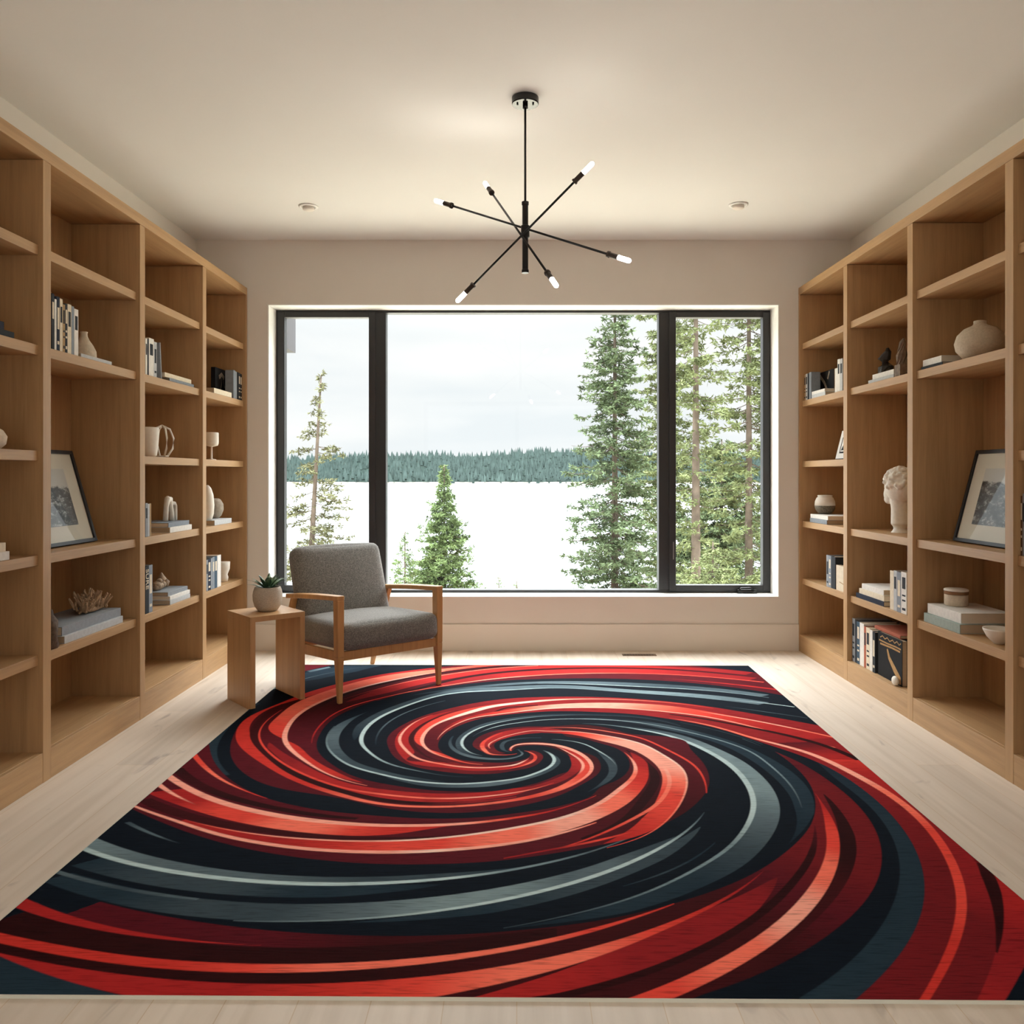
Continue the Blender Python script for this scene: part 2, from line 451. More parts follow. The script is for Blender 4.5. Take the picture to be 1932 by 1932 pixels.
# ------------------------------------------------------------------ armchair
RT = 0.008                                                     # rug thickness
fx, fy_ = 0.64, -0.768                                         # way the chair faces
fwd = Vector((fx, fy_, 0)).normalized(); rgt = Vector((-fwd.y, fwd.x, 0))
A0 = Vector((-1.012, 4.72, 0))                                 # foot of the front leg nearest the camera
W, DPT = 0.70, 0.79
chair = thing('armchair', tuple(A0 + rgt * W / 2 - fwd * DPT / 2), 0, 'grey tweed armchair with an open wooden frame, in front of the window', 'armchair')
def L(u, v, z):                                                # u to its side, v towards its back
    return A0 + rgt * u - fwd * v + Vector((0, 0, z)) - chair.location
def bar(pts, w, h, mat=None):
    """tapered square bar through (u, v, z) stations with half sizes"""
    b = MB()
    for k in range(len(pts) - 1):
        (u0, v0, z0), (u1, v1, z1) = pts[k], pts[k + 1]
        w0, w1, h0, h1 = w[k], w[k + 1], h[k], h[k + 1]
        bot = [L(u0 - w0, v0 - h0, z0), L(u0 + w0, v0 - h0, z0), L(u0 + w0, v0 + h0, z0), L(u0 - w0, v0 + h0, z0)]
        top = [L(u1 - w1, v1 - h1, z1), L(u1 + w1, v1 - h1, z1), L(u1 + w1, v1 + h1, z1), L(u1 - w1, v1 + h1, z1)]
        b.hexa(bot, top)
    return b
for u, su in ((0.012, 1), (W - .012, -1)):
    base = RT
    bar([(u, 0.0, base), (u + su * .0, .01, .27), (u, .012, .592)], [.0125, .019, .022], [.0125, .027, .027]).build('leg', M['teak'], chair, bevel=.004)
    vb = DPT
    bar([(u + su * .01, vb, 0.0), (u, vb - .07, .27), (u, vb - .20, .545)], [.012, .018, .016], [.0125, .024, .02]).build('leg', M['teak'], chair, bevel=.004)
    # armrest, gently shaped
    ar = MB(); st = []
    for k in range(9):
        t = k / 8; v = -0.014 + t * .66; z = .604 - .055 * t + .005 * math.sin(t * PI)
        hw = .024 + .010 * math.sin(min(1, t * 1.4) * PI * .6); ht = .014
        st.append([L(u - hw, v, z - ht), L(u + hw, v, z - ht), L(u + hw, v, z + ht), L(u - hw, v, z + ht)])
    for k in range(8): ar.add([*st[k], *st[k + 1]], [(0, 1, 5, 4), (1, 2, 6, 5), (2, 3, 7, 6), (3, 0, 4, 7)] + ([(3, 2, 1, 0)] if k == 0 else []) + ([(4, 5, 6, 7)] if k == 7 else []))
    ar.build('armrest', M['teak'], chair, bevel=.006, segs=3)
    # side rail
    b = MB(); b.hexa([L(u - .012, .02, .245), L(u + .012, .02, .245), L(u + .012, vb - .07, .20), L(u - .012, vb - .07, .20)],
                     [L(u - .012, .02, .298), L(u + .012, .02, .298), L(u + .012, vb - .08, .268), L(u - .012, vb - .08, .268)])
    b.build('side_rail', M['teak'], chair, bevel=.003)
for v, z0, nm in ((.012, .245, 'front_rail'), (vb - .075, .205, 'rear_rail')):
    MB().hexa([L(.02, v - .011, z0), L(W - .02, v - .011, z0), L(W - .02, v + .011, z0), L(.02, v + .011, z0)],
              [L(.02, v - .011, z0 + .052), L(W - .02, v - .011, z0 + .052), L(W - .02, v + .011, z0 + .052), L(.02, v + .011, z0 + .052)]).build(nm, M['teak'], chair, bevel=.003)
def frame_at(u, v, z, tilt):
    """axes: x across the chair, y towards the front, z up, tipped back by tilt"""
    o = L(u, v, z)
    R = Matrix(((rgt.x, fwd.x, 0, 0), (rgt.y, fwd.y, 0, 0), (0, 0, 1, 0), (0, 0, 0, 1)))
    return Matrix.Translation(o) @ R @ Matrix.Rotation(tilt, 4, 'X')
cu = W / 2
MB().rbox(W - .045, .66, .155, .045, 14, crown=(.004, .006, .022), M=frame_at(cu, .30, .364, .045)).build('seat_cushion', M['fabric'], chair, smooth=True)
MB().rbox(W - .075, .125, .50, .05, 14, crown=(.006, .028, .012), M=frame_at(cu, .635, .60, .33)).build('back_cushion', M['fabric'], chair, smooth=True)
for u in (.10, W - .10):
    bk = MB(); bk.hexa([L(u - .012, .60, .25), L(u + .012, .60, .25), L(u + .012, .63, .25), L(u - .012, .63, .25)], [L(u - .012, .755, .70), L(u + .012, .755, .70), L(u + .012, .785, .70), L(u - .012, .785, .70)])
    bk.build('back_slat', M['teak'], chair, bevel=.003)

# ------------------------------------------------------------------ side table with potted succulent
tf = Vector((0.652, -0.758, 0)).normalized(); tr = Vector((-tf.y, tf.x, 0))
P0 = Vector((-1.472, 4.612, 0)); S, SH, TT = 0.327, 0.515, 0.03
tb = thing('side_table', tuple(P0 + tr * S / 2 - tf * S / 2), 0, 'square oak side table on two slab legs, holding the potted succulent', 'side table')
def Q(u, v, z): return P0 + tr * u - tf * v + Vector((0, 0, z)) - tb.location
def slab(u0, u1, v0, v1, z0, z1, name):
    MB().hexa([Q(u0, v0, z0), Q(u1, v0, z0), Q(u1, v1, z0), Q(u0, v1, z0)], [Q(u0, v0, z1), Q(u1, v0, z1), Q(u1, v1, z1), Q(u0, v1, z1)]).build(name, M['table'], tb, bevel=.0015)
slab(0, TT, 0, S, 0.0, SH - TT, 'leg'); slab(S - TT, S, 0, S, RT, SH - TT, 'leg'); slab(0, S, 0, S, SH - TT, SH, 'tabletop')
pc = P0 + tr * S * .53 - tf * S * .5
pot = thing('potted_succulent', (pc.x, pc.y, SH), 0, 'small green succulent in a rounded speckled stone pot on the side table', 'plant')
prof = [(.046, 0), (.056, .004), (.074, .03), (.083, .065), (.084, .095), (.079, .120), (.073, .137), (.069, .140), (.066, .137), (.066, .12), (.001, .118)]
MB().lathe(prof, n=40).build('pot', simple('speckled_stone', '#bdb1a1', .85, var=.16, scale=160, bmp=.3), pot, smooth=True)
MB().lathe([(.064, .119), (.04, .128), (.001, .131)], n=24).build('soil', M['soil'], pot, smooth=True)
def leaf_mat():
    m, nt, b = newmat('succulent_green')
    v = pos_scaled(nt, (1, 1, 1), True); n = N(nt, 'ShaderNodeTexNoise', Scale=28.0, Detail=3.0); nt.links.new(v, n.inputs['Vector'])
    nt.links.new(ramp(nt, n.outputs['Fac'], [(0.35, hexl('#2f4a33')), (0.58, hexl('#557552')), (.72, hexl('#a3b592'))]), b.inputs['Base Color'])
    b.inputs['Roughness'].default_value = .45; return m
M['succ'] = leaf_mat()
r_ = random.Random(5)
for ring, (n, ln, el, w) in enumerate(((10, .125, .42, .014), (9, .11, .8, .014), (6, .085, 1.2, .012))):
    for k in range(n):
        a = 2 * PI * k / n + ring * .4 + r_.uniform(-.12, .12); e0 = el + r_.uniform(-.15, .15); l = ln * r_.uniform(.85, 1.1)
        b = MB(); p = Vector((.012 * math.cos(a), .012 * math.sin(a), .124)); el_ = e0 + .25
        side = Vector((-math.sin(a), math.cos(a), 0)); rows = []
        for s in range(8):
            t = s / 7; hw = w * (math.sin(PI * (.15 + .85 * t) ** 1.0) * .9 + .12) * (1 if t < .98 else .1); th = .0035 * (1 - t * .8)
            dr = Vector((math.cos(a) * math.cos(el_), math.sin(a) * math.cos(el_), math.sin(el_)))
            up = side.cross(dr) * -1
            rows.append([p - side * hw, p - up * th, p + side * hw, p + up * th * .3])
            p = p + dr * l / 7; el_ -= .09
        for s in range(7):
            b.add([*rows[s], *rows[s + 1]], [(0, 1, 5, 4), (1, 2, 6, 5), (2, 3, 7, 6), (3, 0, 4, 7)])
        b.build('leaf', M['succ'], pot, smooth=True)
# ------------------------------------------------------------------ rug: stripes of the swirl pattern, dyed into the pile
CROP = {'C': (860, 1340, 7.43), 'E1': (970, 1390, 5.682), 'E2': (1290, 1390, 5.682), 'W1': (340, 1390, 6.04), 'W2': (640, 1390, 5.682),
        'N': (935, 1250, 10.73), 'S': (935, 1415, 10.73), 'S2': (900, 1580, 6.04), 'NE': (975, 1340, 8.118), 'NF': (1213, 1261, 8.118),
        'NW': (737, 1340, 8.118), 'NV': (499, 1261, 8.118), 'SE': (975, 1419, 6.419), 'SF': (1276, 1519, 6.419), 'SG': (1577, 1619, 6.419),
        'SW': (674, 1419, 6.419), 'SX': (373, 1519, 6.419), 'SY': (72, 1619, 6.419), 'A1': (975, 1419, 12.88), 'A2': (1125, 1569, 6.019),
        'B1': (825, 1419, 12.88), 'B2': (504, 1569, 6.019), 'Z5': (300, 1230, 2.415), 'Z6': (1000, 1230, 2.073), 'G1': (1400, 1380, 7.728),
        'G2': (1600, 1440, 5.819), 'G3': (1440, 1600, 6.44), 'G4': (1640, 1640, 6.616), 'G5': (240, 1400, 6.44), 'G6': (0, 1580, 6.0375),
        'G7': (1180, 1250, 4.83), 'G8': (540, 1250, 6.44), 'px': (0, 0, 1)}
DC = F * EYE / (1419.5 - CY); XC = (975.5 - CX) * DC / F
def path(s):
    """measured points -> (angle, ln radius) about the eye of the swirl, angle growing outward"""
    cr = CROP['px']; nums = []; out = []
    def flush():
        for i in range(0, len(nums) - 1, 2):
            px, py = cr[0] + nums[i] / cr[2], cr[1] + nums[i + 1] / cr[2]
            x, d = gp(px, py); dx, dy = x - XC, DC - d
            out.append((math.atan2(dy, dx), math.log(max(1e-3, math.hypot(dx, dy)))))
    for tok in s.split():
        if tok in CROP:
            flush(); nums = []; cr = CROP[tok]
        else: nums.append(float(tok))
    flush()
    th = [out[0][0]]; lr = [out[0][1]]
    for a, l in out[1:]:
        d = (a - th[-1] + PI) % (2 * PI) - PI
        if d <= 0.004: continue
        th.append(th[-1] + d); lr.append(l)
    return np.array(th), np.array(lr)
def spline(th, v, t):
    """monotone-ish cubic (finite difference Hermite)"""
    if len(th) < 3: return np.interp(t, th, v)
    dlt = np.diff(v) / np.diff(th); m = np.zeros(len(th)); m[0] = dlt[0]; m[-1] = dlt[-1]
    h = np.diff(th); m[1:-1] = (dlt[:-1] * h[1:] + dlt[1:] * h[:-1]) / (h[1:] + h[:-1])
    i = np.clip(np.searchsorted(th, t) - 1, 0, len(th) - 2); hh = h[i]; s = (t - th[i]) / hh
    return ((2 * s**3 - 3 * s**2 + 1) * v[i] + (s**3 - 2 * s**2 + s) * hh * m[i] + (-2 * s**3 + 3 * s**2) * v[i + 1] + (s**3 - s**2) * hh * m[i + 1])

PAL = dict(N='#0a131d', n='#16232e', t='#22323d', k='#3a4850', l='#5a6a71', L='#7a8e93', I='#b5cacb', D='#2b080a', d='#3c0c10', M='#54101a',
           m='#6d171b', r='#8c1d20', R='#a92423', o='#c8332a', O='#e2483a', S='#f8765f', P='#fba893', w='#f8cfbd')
STR = []
def smooth(tt, v, sig=0.085):
    """iron out the jitter of hand measurement"""
    dt = tt[1] - tt[0]; m = int(3 * sig / dt)
    if m < 2 or len(v) < 4: return v
    m = min(m, len(v) - 1); k = np.exp(-.5 * (np.arange(-m, m + 1) * dt / sig) ** 2); k /= k.sum()
    e = np.concatenate([2 * v[0] - v[m:0:-1], v, 2 * v[-1] - v[-2:-m - 2:-1]])
    return np.convolve(e, k, 'valid')
def band(cols, inner, outer): STR.append(('b', cols, path(inner), path(outer)))
def line(cols, pts, w): STR.append(('l', cols, path(pts), [float(a) * .001 for a in w.split()]))

Ai = 'A1 200 5 300 60 330 110 290 170 130 230 0 265 B1 1500 300 1000 280 600 235 300 150 65 0 NW 790 430 900 335 1100 240 1400 145 1932 75 NE 700 35 1200 50 1932 95 G7 400 530 800 600 1100 700 1400 800 G1 700 275 1060 440 1400 620 1700 830 1932 1010 G2 400 510 600 740 740 960 820 1180 850 1380 830 1600 780 1780 700 1932 G4 540 880 400 1090 200 1310 0 1520 G3 1440 1570 1150 1860 px 1540 1945 1400 2030'
Ao = 'A1 400 5 560 60 640 160 600 240 450 370 250 440 0 480 B1 1500 560 1100 580 900 580 500 560 200 520 SW 900 240 600 170 450 80 W2 520 100 G8 1220 990 1230 930 1300 850 1450 760 1600 690 1932 590 N 429 745 859 730 G7 0 338 400 370 800 420 1200 490 1500 540 1740 585 px 1650 1395 1800 1450 1960 1600 1980 1720 G4 1932 1150 1850 1330 1700 1640 px 1870 1935 1790 2000 1600 2120'
Di = 'G1 480 318 700 480 850 620 1000 790 1060 1000 1070 1180 1000 1420 850 1600 600 1810 450 1932 A2 1600 600 1200 740 800 870 400 970 0 1050 S2 600 1070 0 1125 B2 1400 1215 900 1205 400 1180 0 1150 G6 1932 930 1500 850 1000 720 700 610 480 525 px 40 1640'
Dout = 'G1 480 319 700 400 1000 570 1300 780 1600 1010 1800 1230 G2 200 560 310 760 370 960 375 1100 330 1320 200 1540 0 1740 G3 800 1080 500 1280 250 1430 0 1560 A2 1600 1760 1200 1890 px 1150 1925 900 1950 600 1930 400 1907 G6 1500 1865 1100 1770 700 1640 300 1500 0 1385 px -40 1790'
Bi = 'C 800 600 820 565 900 530 1000 517 1200 518 1350 550 1500 610 1620 700 1640 800 1560 900 A1 1340 220 1340 330 1250 440 1100 550 800 690 400 820 0 910 B1 1500 985 1100 1020 700 1005 0 985 SW 600 450 300 400 0 335 W1 1760 350 1640 270 1560 180 1550 90 G8 420 880 500 760 650 650 900 540 1200 450 1500 380 1932 310 N 429 375 859 360 NF 600 230 1200 290 1932 390 px 1500 1320 1620 1360'
Bo = 'C 740 590 760 545 850 490 1000 470 1200 470 1500 520 1800 620 A1 1750 20 1932 130 SE 980 100 1020 190 1000 270 900 350 750 430 A1 1600 860 1200 1030 800 1180 400 1290 0 1360 B1 1500 1450 1000 1500 500 1530 Z5 1250 742 1000 715 800 665 G5 1700 560 1500 460 1350 340 1260 200 1250 80 Z5 340 400 370 330 430 280 NV 50 640 G8 270 370 640 275 1100 165 1500 110 1932 60 px 975 1253 1100 1251 1200 1251 NF 950 0 1300 30 1690 75 px 1560 1300'
Ci = 'C 700 625 600 600 550 560 540 500 620 440 800 380 1100 350 1500 360 NE 0 425 300 395 700 400 1000 450 1300 540 E1 1080 130 1200 220 1240 300 SE 1350 120 1370 200 1320 290 1150 400 950 510 A1 1932 1060 1500 1210 1000 1380 400 1480 0 1520 B1 1400 1610 800 1650 0 1670 SX 1932 130 1500 90 1050 0 G5 1700 720 1500 620 1300 520 1150 380 1050 250 1010 100 px 400 1370 430 1330 500 1290 G8 270 110 530 50 px 720 1240'
Co = 'C 700 665 500 660 350 590 250 540 240 480 300 410 450 340 700 280 1000 250 1500 240 NE 400 240 900 240 1300 280 1600 340 1932 420 G7 300 680 550 790 700 920 px 1338 1471 1332 1500 SF 230 0 150 100 0 175 A2 620 0 350 110 0 185 S2 600 245 300 290 0 310 B2 1400 395 900 375 400 320 0 265 SX 600 560 300 480 G5 700 1110 400 980 100 850 px 200 1500 180 1450 220 1380 300 1300 420 1250 560 1215 720 1205'
c1 = 'A1 1932 1100 1500 1270 1000 1440 500 1560 0 1630 B1 1500 1700 1000 1760 500 1800 0 1820 SX 1932 258 1400 210 1072 168 G5 1500 850 1100 745 800 615 500 425 px 270 1420'
pale2 = 'SE 1300 20 1400 120 1440 210 1430 290 1370 370 1250 460 A1 1932 1335 1500 1515 1000 1675 500 1780 0 1875 B2 1932 100 1400 130 900 132 400 100 0 75 SX 1400 445 900 410 500 345 0 245 G5 1400 1100 1000 1030 700 970'
pale3 = 'A1 1932 1760 1500 1900 S 859 1840 S2 600 60 300 105 0 140 B2 1400 258 900 250 400 215 0 170 SX 1400 565 900 510 400 400 0 335 G5 1400 1190 900 1070 500 960 130 810 px 200 1500'
orl = 'G7 400 520 700 570 1000 650 1300 750 G1 0 20 400 130 800 260 1200 430 1600 640 G2 0 100 400 320 700 540 950 800 1100 1050 1200 1250 1250 1450 1260 1650 G4 1160 600 1110 800 1000 1070 850 1350 660 1640 px 1715 1935'
Dd1 = 'G1 1060 920 1200 1080 1330 1280 1400 1480 1425 1700 1410 1932 G3 920 200 820 450 650 720 450 940 200 1140 0 1290 A2 1600 1570 1200 1780 880 1920 px 1180 1930 1050 1955'
d2 = 'A2 880 850 400 1010 0 1135 S2 453 1285 0 1360 B2 1400 1530 900 1565 400 1585 0 1585 G6 1932 1480 1500 1440 1000 1370 500 1260 0 1170 px -60 1760'
d3i = 'A2 1900 470 1600 700 1200 900 800 1070 400 1210 0 1330 S2 453 1470 0 1550 B2 1400 1710 900 1750 400 1765 0 1765 G6 1932 1650 1500 1600 1000 1540 500 1450 0 1330 px -60 1790'
d3o = 'A2 1900 475 1600 725 1400 850 1000 1030 500 1260 0 1470 S2 453 1650 0 1750 B2 1932 1880 px 700 1915 560 1912 400 1907 G6 1500 1865 1100 1770 700 1640 300 1500 0 1385 px -40 1791'
dkD = 'G1 1060 1400 1040 1600 970 1932 G3 520 200 400 400 200 620 0 800 A2 1932 930 1500 1210 1000 1460 500 1660 0 1810 S2 453 1932 px 850 1925'
iceA = 'NE 0 220 400 172 900 155 1400 170 1932 218 G7 300 590 600 655 900 735 1200 850 G1 0 275 300 450 500 600 700 800 820 1000 870 1140'
iceB = 'NE 1000 225 1500 260 1932 332 G7 300 655 600 755 850 880 G1 0 680 100 840 160 980 170 1130 130 1300 0 1500 SF 880 260 780 400 650 530 520 641 A2 1500 220 1200 400 900 570 600 710 300 820 0 900 S2 600 1005 300 1065'
iceE = 'SF 340 110 200 270 0 430 A2 700 220 400 370 0 525 S2 600 670 300 735 0 795 B2 1600 970 1200 1010 800 1035 400 1048 0 1052 px 440 1742'
iceT = 'A2 550 15 300 120 0 235 S2 600 355 300 415 0 455 B2 1932 570 1400 605 900 622 400 620 0 600 SY 1932 235 1400 150 1100 90 G6 1500 320 1200 250 930 150 px 110 1580'
ice2 = 'A1 650 0 850 110 910 210 880 320 750 430 500 540 250 630 0 690 B1 1500 745 1000 795 500 820 0 800 SW 700 375 400 315 200 265 0 220 G8 600 1159 500 1050 490 960 530 850 590 790'
iceW = 'SW 1400 322 1150 315 700 240 400 170 250 100 130 0 G8 1080 1159 940 1050 910 940 950 850 1050 740 1200 650 1500 530 1932 400 N 429 580 859 545 NF 0 408 500 440 1200 500'
ice1 = 'B1 1100 130 800 50 720 0 NW 1160 641 1090 540 1100 480 1200 380 1500 250 1932 160 NE 400 115 900 95 1400 105 1932 135 G7 500 590'
c6 = 'C 480 560 460 510 560 440 800 360 1200 310 NE 0 380 400 343 800 345 1300 405 1932 545 E1 1300 80 1600 220 1790 340 Z6 590 440 612 500 600 570 550 650 450 730 300 775'
palA = 'A1 300 190 150 275 0 340 B1 1500 400 1100 425 700 410 300 365 0 310 SW 900 185 750 110 650 50 600 0 NW 140 640 130 480 200 350 350 220 500 140 640 95'
salB = 'C 780 595 770 560 850 510 1100 490 1400 515 1700 610 1880 750 A1 1700 120 1820 270 1830 430 1700 620 1500 750 1200 900'
pB = 'E1 450 125 600 198 720 280 A1 1450 120 1600 260 1620 370 1570 500 1450 620'
palW = 'Z5 950 618 850 595 750 555 650 490 590 440 565 400 G8 5 1000 5 850 60 730 180 620 300 550 570 430 900 320 1500 190 1932 118'

# deep blue grounds and slates
band('tn', 'G1 1060 440 1300 700 1600 900 G2 200 450 400 690 520 900 570 1100 570 1280 520 1500 420 1740 G3 1350 1100 1100 1380 800 1640 440 1860', Ai)
STR[-1] = ('b', '!nttt', STR[-1][2], STR[-1][3])
band('!ttt', 'G6 1500 1865 1100 1770 700 1640 300 1500 0 1385', 'px 300 2050 100 2050 -100 2000 -300 1900')
band('!t', 'G5 1250 420 1100 230 1085 120 px 425 1385 455 1355 490 1330', Ci)
band('nt', 'G8 100 300 270 245 640 165 1200 70', 'px 480 1300 NV 130 240 G8 270 120 530 65 900 40 1250 20')
line('Lkt', 'px 496 1310 NV 130 320 G8 270 200 640 118 1000 52 1200 30', '26 22 12 12 10 8')
line('kll', 'G8 270 125 530 70', '45 35')
band('tkkkt', 'SE 900 10 1050 100 1110 200 1110 290 1000 400 850 500', 'SE 1030 0 1180 120 1220 210 1200 300 1050 420 850 520')
line('kIIk', 'E1 400 45 700 80 900 170 1050 270 1100 340 SE 1200 150 1220 190', '6 5 6 8 8 6 3')
line('tkkt', 'C 790 608 700 595 650 540 700 460 900 420 1200 410', '3 10 22 20 12 10')
line('kltlllt', 'C 850 575 910 603 930 635 850 680 600 710 400 700 200 670 0 590 W2 1190 60 NW 900 520 960 420', '2 4 5 6 8 10 12 18 28 22 8')
band('nkkknn', ice1, 'B1 900 140 600 60 NW 1010 600 1010 480 1150 350 1450 220 1932 130 NE 400 90 900 75 1400 85 1932 115 G7 500 570')
line('kIIILkk', ice1, '3 6 10 14 14 12 9 8 8 7 6 5 4')
line('tkII', 'NW 1260 430 1400 350 1600 280 1932 218', '3 6 7 7')
band('knkttttn', 'NE 900 175 1932 240 G7 300 610 600 680 900 770 G1 0 370 300 560 500 740 700 950 770 1150 780 1300 740 1480 640 1680', 'NE 900 130 1932 190 G7 300 565 600 630 900 710 G1 0 210 300 360 600 520 850 720 1000 890 1060 1080 1050 1260 950 1480 750 1650 500 1850')
line('IIILLLk', iceA, '7 6 6 6 7 8 10 11 12 11 10 8 3')
band('nklLLLlkttn', iceB, 'NE 1500 240 1932 300 G7 300 630 600 700 900 830 G1 0 440 200 600 400 790 500 950 550 1100 555 1250 520 1400 400 1600 200 1830 A2 1700 420 1400 560 1000 740 700 860 300 965 0 1025 S2 600 1065 300 1080')
line('kLIIIIIILLlk', iceB, '3 6 7 8 12 18 22 26 27 28 28 27 25 23 21 19 17 15 13 11 9 7 5 3')
band('tkkkllkk', ice2, 'A1 760 40 980 150 1065 280 950 420 700 560 300 690 0 770 B1 1500 850 1000 900 500 905 0 905 SW 600 395 300 335')
band('nkkklt', ice2, 'B1 300 730 0 725 SW 900 345 600 315 300 235 0 155 G8 750 1159 650 1050 640 950 680 840')
STR[-1] = ('b', 'nkklt', path('B1 300 730 0 725 SW 900 345 600 315 300 235 0 155 G8 750 1159 650 1050 640 950 680 840 800 730 1000 620'), path('B1 500 820 0 800 SW 700 375 400 315 200 265 0 220 G8 600 1159 500 1050 490 960 530 850 590 790 800 680 1100 570'))
band('nkllkl>', 'G8 1500 440 1932 370 N 429 475 859 450 NF 0 308 800 345 1932 475', 'G8 1500 400 1932 345 N 429 430 859 410 NF 0 250 800 295 1932 425')
line('LIIL', 'N 859 450 NF 0 305 800 345 1400 400 1932 470', '5 12 10 8 5')
line('kIIIIIIILk', ice2, '5 10 14 16 16 15 15 15 15 14 14 15 15 15 15 14 13 12 10 8 6')
band('nkkllLl>', 'W2 240 60 G8 1080 1159 940 1050 910 940 950 850 1050 740 1200 650 1500 530 1932 400 N 429 580 859 545 NF 0 408 500 440 1200 510 1932 600', 'W2 90 60 G8 830 1159 760 1050 745 950 790 850 900 750 1100 630 1500 480 1932 360 N 429 505 859 478 NF 0 362 800 410 1400 465 1932 545')
line('tkLIIIIILLL', iceW, '3 4 7 10 12 14 20 22 22 20 18 16 14 14 13 12 10 9')
line('LII', 'G7 1000 355 1300 385 1540 418', '6 10 12')
line('nkllk', 'G8 1090 1020 1110 900 1200 780 1400 650 1700 540 1932 480', '4 8 10 9 8 6')
line('nlk', 'G7 900 410 1300 470 1660 520', '4 7 8')
# slates of the wide blue arm
band('tkkkkkkt', 'A2 850 50 400 240 0 400 S2 600 530 300 590 0 640 B2 1400 815 900 845 400 850 0 845 SY 1400 440 900 340 500 230 230 160', 'A2 1100 50 700 220 400 370 0 525 S2 600 670 300 735 0 795 B2 1600 970 1200 1010 800 1035 400 1050 0 1050 px 400 1738 G6 1932 900 1500 835 1000 700 480 525')
STR[-1] = ('b', 'kkllLLlkktt>', STR[-1][2], STR[-1][3])
band('kkktt', iceE, 'A2 1260 0 1000 210 500 460 0 660 S2 600 810 300 870 0 915 B2 1400 1080 900 1100')
line('kLIIIILl', iceE, '3 6 10 13 16 18 19 18 17 14 12 9 6 4')
line('lkl', 'SY 1932 530 1400 460 900 375 500 265 200 185', '10 16 18 19 18')
band('tkkllL>', 'S2 600 340 300 370 0 400 B2 1932 500 1400 535 900 542 400 530 0 512 G6 1932 285 1600 210 1300 110 1080 30 px 160 1575', iceT)
band('nttkkt>', iceT, 'B2 1932 700 1400 745 900 770 400 775 0 770 SY 1932 440 1200 330 800 240 400 120')
line('kllLLIIIIIIIL', iceT, '3 5 8 11 13 14 16 18 20 22 23 23 23 22 22 21')
line('tllk', 'G5 640 1260 400 1180 200 1100 0 1000', '2 9 14 18')
line('ttkt', 'A2 1350 150 1000 400 600 560 300 650', '4 8 8 3')
line('kkt', 'G1 0 130 180 190 280 240', '5 5 2'); line('kk', 'G7 500 560 900 650 1250 760', '3 5 4')

# red arm A
band('!MmMMmMMmrrrrmm', Ai, Ao)
band('rRRRRRRRRRR', 'A1 300 185 150 270 0 330 B1 1500 385 1000 395 600 350 300 280 0 260 SW 850 140 740 50 W2 745 50 NW 275 500 290 400 400 290 600 170 800 90 1000 30', 'A1 490 160 380 290 150 380 0 415 B1 1500 480 1100 500 700 490 300 430 0 400 SW 900 225 700 180 560 90 W2 600 60 NW 75 500 90 420 200 300 400 180 700 80 1000 10 N 0 790 429 750')
line('oSOOSOo', 'A1 180 8 330 50 440 120 450 190 380 270 200 350 0 408 B1 1500 480', '2 4 12 16 16 14 10 3')
line('oPwPPPSPPPPO', palA, '3 6 12 13 13 13 13 13 14 15 16 16 15 14 10 7 3')
line('rrdddd', 'B1 1100 390 700 370 300 310 0 240 SW 900 100 760 20 NW 310 500 330 400 450 270 650 160 900 80 1100 35 N 0 0', '3 6 8 9 10 18 24 24 18 14 12 10 8')
STR[-1] = ('l', 'rddddd', path('B1 1100 390 700 370 300 310 0 240 SW 900 100 760 20 NW 310 500 330 400 450 270 650 160 900 80 1100 35'), [.003, .006, .008, .009, .01, .018, .024, .024, .018, .014, .012, .01])
band('OoOOOOOoRR', 'B1 900 345 500 270 200 170 W2 890 60 NW 480 500 510 400 620 280 850 170 1200 60 N 0 925 429 882 859 828 NF 0 524', 'B1 900 330 500 230 200 100 W2 800 60 NW 355 470 420 340 600 200 900 75 1200 0 N 0 870 429 830 859 785 NF 0 505')
line('SOSPPPwwwPSo', 'B1 1100 345 700 300 300 190 0 100 W2 885 60 NW 480 500 510 400 620 280 850 170 1200 60 N 0 900 429 855 859 808 NF 0 515 600 565 G7 400 375 800 430', '4 8 12 12 14 17 20 18 18 30 42 38 36 18 12 10 6')
line('rdddD', 'NW 900 330 1200 150 1600 50 N 0 1000 429 940 859 892', '6 14 16 18 18 14')
band('rrRRoOOOooRRRR', 'NW 715 480 800 370 1000 240 1300 130 1932 40 N 429 1035 859 985 G7 0 435 400 465 700 500 1000 560 1300 640 1600 720 1932 800', 'NW 650 420 740 340 960 200 1280 90 1932 10 N 429 955 859 905 G7 0 380 400 405 800 470 1300 565 1932 700')
STR[-1] = ('b', 'rrRRoOSPPPSOoRR>', path('NW 800 380 1000 245 1300 133 N 0 1088 429 1035 859 985 G7 0 437 400 467 700 502 1000 560 1300 640 1600 720 1932 800'), path('NW 760 335 960 215 1280 100 N 0 1030 429 958 859 905 G7 0 382 400 405 800 470 1300 565 1932 700'))
line('oPSPPPwwPPPSS', 'NW 715 480 800 370 1000 240 1300 130 N 0 1085 429 1030 859 978 G7 0 432 400 465 700 500 1000 560 1300 640 1600 720 1900 790', '2 5 8 10 12 14 14 10 10 12 14 15 15 15')
line('oOPPPPSS', 'G7 500 430 700 465 1000 512 1300 567 1600 632 1932 705', '3 6 12 14 15 15')
line('DDDDDD', 'G7 400 485 800 540 1000 585 G1 400 22 800 110 1200 220 1500 335 1700 440 px 1680 1470', '14 22 26 30 34 36 36 36')
band('MmmrRRRRR', orl, 'G7 1100 640 G1 400 50 800 135 1200 250 1500 370 1700 470 G2 0 -40 250 120 600 400 900 680 1200 950')
STR[-1] = ('b', '!MmrRRRo', path('G7 1300 750 G1 0 20 400 130 800 260 1200 430 1600 640 G2 0 100 400 320'), path('G7 1100 640 G1 400 50 800 135 1200 250 1500 370 1700 470 px 1665 1462'))
